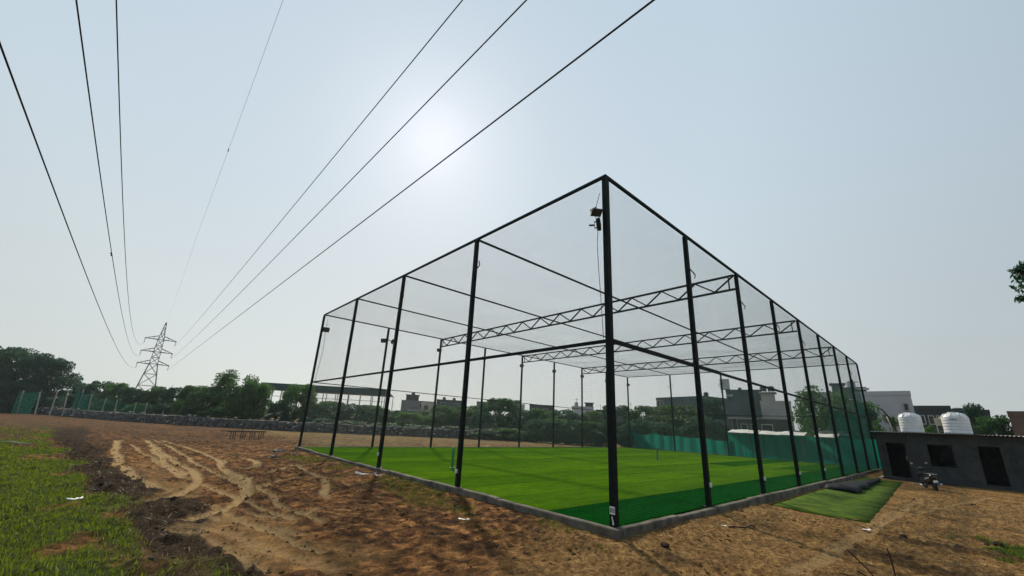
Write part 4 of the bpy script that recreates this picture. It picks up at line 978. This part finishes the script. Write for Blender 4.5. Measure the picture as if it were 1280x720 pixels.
tree('shrub', 875, 522, 66, 48, 1, 'dark shrub between the fabric screen and the tall house', 'bushes behind the field')
tree('broadleaf_tree', 1030, 487, 62, 84, 7, 'spreading tree behind the sheet fence at the right, left of the pale blank wall')
tree('shrub', 1066, 508, 58, 60, 5, 'dark shrub behind the far right corner of the cage', 'bushes behind the field')
tree('shrub', 1108, 517, 52, 36, 6, 'small airy shrub behind the left end of the sheet roof', 'bushes behind the field')
tree('broadleaf_tree', 1212, 508, 74, 34, 4, 'narrow dark tree behind the right white tank')
tree('broadleaf_tree', 1240, 521, 66, 52, 3, 'low spreading green tree between the right white tank and the brick house')
tree('shrub', 1160, 531, 58, 34, 6, 'little shrub showing between the two white tanks', 'bushes behind the field')
# branch of a tree standing just outside the right edge
bt = empty('overhanging_tree', (0, 0, 0), 0, 'tree at the right edge of which only two leafy twigs reach into the photo', 'tree')
tb = far(1420, 560, 15.5); trunk = MB(); j0 = far(1400, 420, 15.5); tip1 = far(1272, 340, 15); tip2 = far(1276, 373, 15)
trunk.tube([(tb[0], tb[1], GZ-.1), tuple(far(1412, 500, 15.5)), tuple(j0), tuple(far(1405, 330, 15.6))], [.13, .11, .09, .05], 8)
trunk.tube([tuple(j0), tuple(far(1340, 360, 15.2)), tuple(far(1300, 345, 15)), tuple(tip1)], [.06, .035, .018, .006], 5); trunk.tube([tuple(far(1340, 360, 15.2)), tuple(far(1302, 372, 15)), tuple(tip2)], [.03, .014, .005], 5)
for q in ((1450, 380), (1430, 270), (1500, 320), (1520, 420), (1350, 320)): trunk.tube([tuple(j0), tuple((np.array(j0)+far(*q, 15))/2+np.array([0, 0, .2])), tuple(far(*q, 15))], [.06, .035, .012], 5)
trunk.build('trunk', 'trunk', bt, True)
V = []; r2 = np.random.default_rng(5)
for (px, py_, rr_, nl) in [(1273, 338, .16, 46), (1279, 345, .2, 60), (1284, 334, .25, 70), (1277, 374, .12, 26), (1283, 372, .16, 40), (1310, 350, .55, 300), (1350, 320, .8, 600), (1400, 330, 1.1, 900), (1370, 390, .7, 500), (1450, 380, 1.3, 1300), (1430, 270, 1.2, 1200), (1500, 320, 1.4, 1500), (1520, 420, 1.0, 900), (1380, 260, .8, 600), (1470, 200, 1.0, 900)]:
    c = far(px, py_, 15)
    for _ in range(nl):
        d = r2.normal(size=3); d /= np.linalg.norm(d); P_ = c+d*rr_*r2.random()**.5*np.array([1, 1, .6]); a = r2.normal(size=3)+np.array([0, 0, -.5]); a /= np.linalg.norm(a); b = np.cross(a, r2.normal(size=3)); b /= np.linalg.norm(b); s = r2.uniform(.06, .11)
        V += [P_-a*s, P_-b*s*.32, P_+a*s, P_+b*s*.32]
np_mesh('crown', np.array(V), np.arange(len(V)).reshape(-1, 4), 'leaf_dark', bt)
# far wood closing the horizon
V = []; r3 = np.random.default_rng(9)
for az in np.arange(-8, 106, .22):
    D = r3.uniform(230, 420); hh = r3.uniform(3.5, 7.5); n_ = 34
    cx, cy = CAM[0]+D*math.cos(R(az)), CAM[1]+D*math.sin(R(az))
    P_ = np.stack([cx+r3.normal(0, 2.2, n_), cy+r3.normal(0, 2.2, n_), GZ+hh*r3.random(n_)**.7], 1)
    for q in P_:
        a = r3.normal(size=3); a /= np.linalg.norm(a); b = np.cross(a, r3.normal(size=3)); b /= np.linalg.norm(b); V += [q-a*1.1, q-b*.8, q+a*1.1, q+b*.8]
tag(np_mesh('distant_trees', np.array(V), np.arange(len(V)).reshape(-1, 4), 'leaf_dark'), 'far low wood closing the horizon', 'trees', kind='stuff')

# ------------------------------------------------------------------ garden net on concrete posts behind the wall, far left
nf = empty('garden_net_fence', tuple(far(140, 510, 100)*np.array([1, 1, 0])+np.array([0, 0, GZ])), 0, 'green garden net on leaning pale concrete posts at the foot of the pylon', 'fence'); O = np.array(nf.location)
PX = [(20, 517, 488), (44, 517, 490), (62, 518, 490), (78, 519, 489), (93, 521, 486), (108, 522, 493), (124, 524, 497), (141, 524, 500), (163, 526, 503), (178, 528, 503), (199, 529, 504), (235, 530, 505), (262, 532, 507)]
for k, (px, yb, yt) in enumerate(PX):
    D = 112-k*1.9; a = far(px, yb, D); t_ = far(px+(.24 if k % 2 else .34)*(yb-yt), yt, D)
    MB().bar(np.array([a[0], a[1], GZ-.2])-O, t_-O, .16).build('concrete_post', 'pole_conc', nf)
for k in range(len(PX)-1):
    D = 112.3-k*1.9; D2 = 112.3-(k+1)*1.9
    if k in (1, 2, 3): continue
    g = []
    for s in np.linspace(0, 1, 8):
        px = PX[k][0]*(1-s)+PX[k+1][0]*s; yt = PX[k][2]*(1-s)+PX[k+1][2]*s+2.2*math.sin(math.pi*s); dd = D*(1-s)+D2*s; a = far(px+5, yt, dd)
        g.append([(a[0]-O[0], a[1]-O[1], GZ+(a[2]-GZ)*v_-O[2]) for v_ in np.linspace(.02, 1, 6)])
    cloth('green_net', np.array(g), 'cloth_thin' if k in (0, 4) else 'cloth_net', nf)

# ------------------------------------------------------------------ green screens behind the far short side
gs = empty('green_fabric_screen', (LX+.9, 18, GZ), 0, 'low drooping green fabric screen behind the far short side of the cage', 'screen')
ys = np.linspace(24.2, 11.7, 90); g = []
for y in ys:
    s = (24.2-y)/12.5; zt = np.interp(s, [0, .05, .12, .25, .5, .75, 1], [2.5, 1.9, 1.75, 1.9, 1.75, 1.7, 1.5])-.14*abs(math.sin(s*math.pi*4))
    g.append([(.08*math.sin(y*5)+.1*(float(vnoise(y*1.3, v_*2, 4))-.5), y-18, v_*(zt-GZ)) for v_ in np.linspace(0, 1, 10)])
cloth('fabric', np.array(g), 'cloth', gs)
for y in (24.25, 20.2, 16.2, 12.3): MB().bar((.12, y-18, -.2), (.12, y-18, 2.2), .06).build('post', 'frame_dark', gs)
MT['greensheet'] = clothmat('green_sheet_fence', (.008, .19, .14), 1.0)
sf = empty('green_sheet_fence', (LX+1.0, 6, GZ), 0, 'tall green sheet fence with vertical seams and a white top strip behind the cage', 'fence')
for k in range(11):
    y0 = 12.3-k*1.15; y1 = y0-1.13; m = MB(); n = 12; rings = []
    dz = random.uniform(-.05, .05); dx = random.uniform(-.04, .04)
    for j in range(n+1):
        y = y0+(y1-y0)*j/n; x = dx+.02*math.sin(j*math.pi/2); rings.append([(x, y-6, v_) for v_ in np.linspace(0, 2.62+dz, 4)])
    cloth('sheet_panel', np.array(rings), 'greensheet', sf)
    MB().bar((-.06, y0-6-.02, -.2), (-.06, y0-6-.02, 2.58), .045).build('post', 'frame_dark', sf)
m = MB(); MT['whitesheet'] = mat('white_painted_sheet', (.62, .63, .60), (.45, .46, .44), 1.5, .7)
for (ya, yb, zo) in ((12.3, 9.4, .02), (9.38, 7.3, -.03), (7.28, 5.2, .0), (4.4, 2.6, -.05)):
    m.loft([[(.05, y-6, 2.68+zo), (1.5, y-6, 3.02+zo+.04*math.sin(y*3)), (1.5, y-6, 3.05+zo+.04*math.sin(y*3)), (.05, y-6, 2.71+zo)] for y in np.linspace(ya, yb, 8)])
m.build('top_sheet', 'whitesheet', sf)
dsh = empty('scrap_sheet_pile', (LX+4, 3.6, GZ), 0, 'crooked pale sheets lying over a low lean-to behind the green sheet fence', 'lean-to'); m = MB()
for k in range(4): m.bar((0+k*.3, -1.6+k*.2, 2.9+.13*k), (.6+k*.2, 1.4-.3*k, 3.15+.06*k), 1.1, .03)
m.build('sheets', 'pvc', dsh); m = MB()
for sx in (0, 1.2):
    for sy in (-1.2, 1.0): m.bar((sx, sy, -.1), (sx, sy, 2.9), .1)
m.build('leg', 'frame_dark', dsh)

# ------------------------------------------------------------------ long open shed beyond the wall
pa, pb = far(331, 479, 100), far(484, 487, 92)
shed = empty('open_shed', ((pa[0]+pb[0])/2, (pa[1]+pb[1])/2, GZ), math.atan2(pb[1]-pa[1], pb[0]-pa[0]), 'long open shed with a dark flat metal roof on thin posts beyond the stone wall', 'shed')
Ls = float(np.hypot(*(pb-pa)[:2])); zt = (pa[2]+pb[2])/2-GZ
MT['shedroof'] = mat('dark_metal_roof', (.02, .05, .05), (.03, .06, .06), 1, .6)
m = MB(); m.loft([[(x, -1.5, zt-1.3), (x, -1.5, zt), (x, 9, zt-.9), (x, 9, zt-1.05)] for x in np.linspace(-Ls/2, Ls/2, 30)]); m.build('roof', 'shedroof', shed)
for k in range(11):
    x = -Ls/2+Ls*k/10; MB().bar((x, -1.2, -.2), (x, -1.2, zt-1.2), .14).build('post', 'pole_conc', shed)
    MB().bar((x, 8.6, -.2), (x, 8.6, zt-1.1), .14).build('post', 'pole_conc', shed)
m = MB(); m.bar((-Ls/2, -1.2, zt-2.6), (Ls/2, -1.2, zt-2.6), .1); m.build('tie_beam', 'pole_conc', shed)
g = [[(x, 4, v_*(zt-4.2)) for v_ in np.linspace(0, 1, 5)] for x in np.linspace(-Ls*.22, Ls*.42, 24)]
cloth('hanging_net', np.array(g), 'cloth_thin', shed)

# ------------------------------------------------------------------ houses
def wallmat(n, c, c2=None): MT[n] = mat(n, c, c2, .35, .9, bmp=.15, bscale=4, spec=.15); return n
wallmat('house_grey', (.17, .18, .18), (.12, .13, .13)); wallmat('house_dark', (.06, .07, .072), (.04, .048, .05)); wallmat('house_pale', (.46, .455, .43), (.32, .315, .30))
wallmat('house_blue', (.10, .135, .145), (.07, .10, .105)); wallmat('house_white', (.50, .51, .54), (.42, .43, .46)); wallmat('house_brick', (.15, .105, .085), (.10, .075, .06))
MT['pane'] = mat('dark_window_pane', (.02, .025, .03), None, 2, .2, spec=.5)
def house(label, pl, pr, top, D, depth, wall_m, wins=(), bands=(), extra=None, D2=None, parapet=.5, name='house', side_m=None):
    A_ = far(pl, top, D); B_ = far(pr, top, D2 or D); W_ = float(np.hypot(*(B_-A_)[:2])); H_ = (A_[2]+B_[2])/2-GZ
    t = empty(name, ((A_[0]+B_[0])/2, (A_[1]+B_[1])/2, GZ), math.atan2(B_[1]-A_[1], B_[0]-A_[0]), label, 'building', 'houses behind the trees')
    m = MB(); m.box(-W_/2, W_/2, 0, depth, -.3, H_-parapet); m.build('wall', wall_m, t)
    m = MB(); th = .22
    m.box(-W_/2-.05, W_/2+.05, -.05, th, H_-parapet, H_); m.box(-W_/2-.05, W_/2+.05, depth-th, depth+.05, H_-parapet, H_)
    m.box(-W_/2-.05, -W_/2+th, th, depth-th, H_-parapet, H_); m.box(W_/2-th, W_/2+.05, th, depth-th, H_-parapet, H_); m.build('parapet', side_m or wall_m, t)
    for (x0, x1, z0, z1) in wins:                       # fractions of the width, metres below the roof line
        f = MB(); a, b = -W_/2+W_*x0, -W_/2+W_*x1; c_, d_ = H_-z0, H_-z1
        f.box(a-.1, a, -.10, -.002, c_, d_); f.box(b, b+.1, -.10, -.002, c_, d_); f.box(a-.1, b+.1, -.10, -.002, d_, d_+.12); f.box(a-.1, b+.1, -.16, -.002, c_-.12, c_)
        fo = f.build('window', 'house_pale', t); p_ = MB(); p_.box(a, b, -.05, -.003, c_, d_); p_.build('pane', 'pane', fo)
    for (x0, x1, z0, z1, out) in bands:                 # ledges, balcony slabs
        m = MB(); m.box(-W_/2+W_*x0, -W_/2+W_*x1, -out, -.002, H_-z1, H_-z0); m.build('ledge', 'house_pale', t)
    if extra: extra(t, W_, H_, depth)
    return t
def room(x0, x1, h, mtl, nm='roof_room', y0=.5, y1=3.5):
    def f(t, W_, H_, d_):
        m = MB(); m.box(-W_/2+W_*x0, -W_/2+W_*x1, y0, y1, H_-.6, H_+h); m.box(-W_/2+W_*x0-.3, -W_/2+W_*x1+.3, y0-.4, y1+.3, H_+h, H_+h+.15); m.build(nm, mtl, t)
    return f
def rtank(x, r, h, lift=.0, mtl='frame_dark', y=2):
    def f(t, W_, H_, d_):
        m = MB(); cx = -W_/2+W_*x; z = H_-.5+lift; m.lathe([(0, z), (r, z), (r, z+h*.75), (r*.6, z+h*.95), (0, z+h)], (cx, y, 0), 14)
        if lift:
            for sx in (-1, 1):
                for sy in (-1, 1): m.bar((cx+sx*r*.7, y+sy*r*.7, H_-.6), (cx+sx*r*.7, y+sy*r*.7, z), .12)
        m.build('roof_tank', mtl, t)
    return f
def boxtank(x, w0, h, lift, mtl):
    def f(t, W_, H_, d_):
        m = MB(); cx = -W_/2+W_*x; z = H_+lift; m.box(cx-w0/2, cx+w0/2, 1, 1+w0, z, z+h); m.build('roof_tank', mtl, t)
        m = MB()
        for sx in (-.4, .4):
            for sy in (.1, .9): m.bar((cx+sx*w0, 1+sy*w0, H_-.6), (cx+sx*w0, 1+sy*w0, z), .14)
        m.build('tank_stand', 'pole_conc', t)
    return f
def mast(x, h):
    def f(t, W_, H_, d_):
        m = MB(); cx = -W_/2+W_*x; m.bar((cx, 1, H_-.6), (cx, 1, H_+h), .1); m.bar((cx-.5, 1, H_+h*.8), (cx+.5, 1, H_+h*.8), .08); m.build('mast', 'frame_dark', t)
    return f
def multi(*fs):
    def f(*a):
        for q in fs: q(*a)
    return f
house('distant grey flat-roofed house with a dark upper block, seen left through the netting', 502, 544, 501, 150, 9, 'house_grey', [(.55, .7, 2.4, 1), (.78, .9, 2.4, 1)], [(.2, .95, 3.2, 3.6, .6)], multi(room(.12, .5, 1.9, 'house_dark'), rtank(.32, .7, 1.2, 2.2)))
house('distant pale house with a plain side wall, right of the dark-topped grey one', 527, 546, 503, 140, 7, 'house_pale', [(.2, .45, 2.5, 1.1)], (), mast(.85, 2.6))
house('far blocky house with water tanks on its roof behind the light green tree', 546, 582, 500, 155, 9, 'house_dark', [(.15, .3, 2.4, 1.2), (.6, .75, 2.4, 1.2)], (), multi(rtank(.25, .6, 1.3, .3), rtank(.6, .6, 1.2, .3)))
house('far low house half hidden by trees, left of the broad green tree', 596, 612, 502, 150, 6, 'house_grey', [(.3, .6, 2.2, 1.)])
house('far pale house with a stepped roof edge left of the dark slab-roofed one', 640, 656, 505, 150, 7, 'house_pale', [(.2, .5, 2.4, 1.2)], (), room(.2, .7, 1.2, 'house_grey'))
house('dark slab-roofed block rising over the trees left of the near corner post', 662, 691, 506, 130, 8, 'house_dark', [(.12, .3, 2.3, 1.3), (.6, .8, 2.3, 1.3)])
house('pale blue-grey house with raised corners and a mast left of the near corner post', 715, 742, 508, 128, 8, 'house_white', [(.65, .85, 2.6, 1.5)], [(0, .65, .2, .5, .25)], multi(room(.62, .98, 1.1, 'house_dark'), rtank(.2, .6, 1.3, .6, 'house_pale'), mast(.22, 2.6)))
house('far dark house whose chimneys show right of the near corner post', 745, 800, 513, 165, 8, 'house_dark', [(.3, .4, 2.2, 1.2)], (), multi(mast(.1, 2), mast(.8, 3.2), rtank(.45, .5, 1.2, .2)))
house('long grey-green block with a windowed end bay above the light green trees', 820, 880, 496, 104, 10, 'house_blue', [(.03, .08, 2.6, .8), (.11, .15, 2.6, .8)], [(-.05, .16, 2.9, 3.3, .9)], multi(rtank(.8, .6, 1.1, .5), rtank(.93, .5, 1.0, .5)), D2=96)
house('low pale wall-like house before the long grey-green block', 806, 822, 508, 110, 6, 'house_pale', [(.3, .6, 2., 1.)])
house('tall bluish house with a boxed tank on posts above its left edge', 907, 950, 487, 86, 9, 'house_blue', [(.1, .22, 7.2, 5.2), (.35, .5, 8.4, 6.2), (.62, .74, 8.4, 6.2)], [(-.03, .99, 5.0, 5.3, .5), (0, .2, .9, 1.3, .3)], multi(boxtank(-.02, 1.6, 1.9, .2, 'house_white'), rtank(.42, .3, .7, .4)), side_m='house_blue', name='tall_house')
house('pale concrete house with a small roof room, between the tall house and the spreading tree', 950, 988, 501, 82, 9, 'house_pale', [(.08, .2, 7.4, 5.6), (.6, .9, 7.6, 5.2)], [(-.02, 1.0, 5.0, 5.3, .4)], multi(room(.05, .52, 1.35, 'house_pale'), rtank(.15, .5, .9, 2.3), rtank(.42, .5, .9, 2.3)))
house('low dark garage front under the pale concrete house', 948, 984, 524, 76, 5, 'house_dark', [(.1, .45, 2.2, .9)])
house('pale house behind the spreading tree, left of the blank pale wall', 1020, 1050, 490, 92, 9, 'house_pale', [(.2, .4, 2.2, 1), (.6, .8, 2.2, 1)], (), room(.7, 1.2, 1.4, 'house_blue'))
house('bluish house with an overhanging roof tank just right of the far cage corner', 1046, 1082, 484, 84, 8, 'house_blue', [(.3, .5, 3.4, 2)], [(.5, 1.1, .2, .5, .6)], rtank(.5, .6, 1.2, .6, 'house_white'))
house('large blank pale wall of a house rising behind the sheet roof', 1066, 1137, 489, 66, 10, 'house_white', [(.85, .91, 2.2, 1.5)], (), mast(.03, 1.6), D2=66)
house('long dark flat-roofed house with small windows behind the white tanks', 1137, 1187, 507, 80, 9, 'house_dark', [(.2, .3, 2.4, 1.4), (.42, .52, 2.4, 1.4), (.62, .78, 2.4, 1.4)])
house('low dark house edge with greenery on top, right of the two white tanks', 1187, 1236, 512, 92, 8, 'house_dark', [(.6, .7, 2.4, 1.5)], (), rtank(.2, .8, .9, .0))
house('unplastered brown brick house at the right edge of the photo', 1259, 1320, 514, 62, 9, 'house_brick', [(.5, .62, 2.6, 1.4)])

# ------------------------------------------------------------------ pipe rack on the field, far left
bn = empty('iron_rack', (-.7, 37.5, gz(-.7, 37.5)), R(12), 'low dark iron rack with many legs standing on the field before the stone wall', 'rack')
m = MB(); m.bar((-1.5, -.25, .62), (1.5, -.25, .62), .07); m.bar((-1.5, .25, .62), (1.5, .25, .62), .07); m.bar((-2.1, 0, .66), (1.5, 0, .66), .06); m.build('top_bars', 'rod', bn)
for k in range(8):
    x = -1.35+k*.38; MB().bar((x, -.25, -.03), (x+random.uniform(-.06, .06), -.25, .6), .05).build('leg', 'rod', bn)
    if k % 2: MB().bar((x, .25, -.03), (x, .25, .6), .05).build('leg', 'rod', bn)
MB().bar((-.45, 0, .66), (-.3, 0, 1.25), .05).build('upright', 'rod', bn)

# ------------------------------------------------------------------ summer haze
hz_ = MB().box(-3600, 3600, -3600, 3600, -8, 36).build('haze', 'post'); m = bpy.data.materials.new('summer_haze'); m.use_nodes = True; nt = m.node_tree; nt.nodes.clear()
out = N(nt, 'ShaderNodeOutputMaterial'); pv = N(nt, 'ShaderNodeVolumePrincipled'); pv.inputs['Color'].default_value = (.72, .86, .96, 1); pv.inputs['Density'].default_value = .00024; pv.inputs['Anisotropy'].default_value = .35
nt.links.new(pv.outputs[0], out.inputs['Volume']); hz_.data.materials[0] = m
tag(hz_, 'pale summer haze over the whole place', 'haze', kind='stuff')
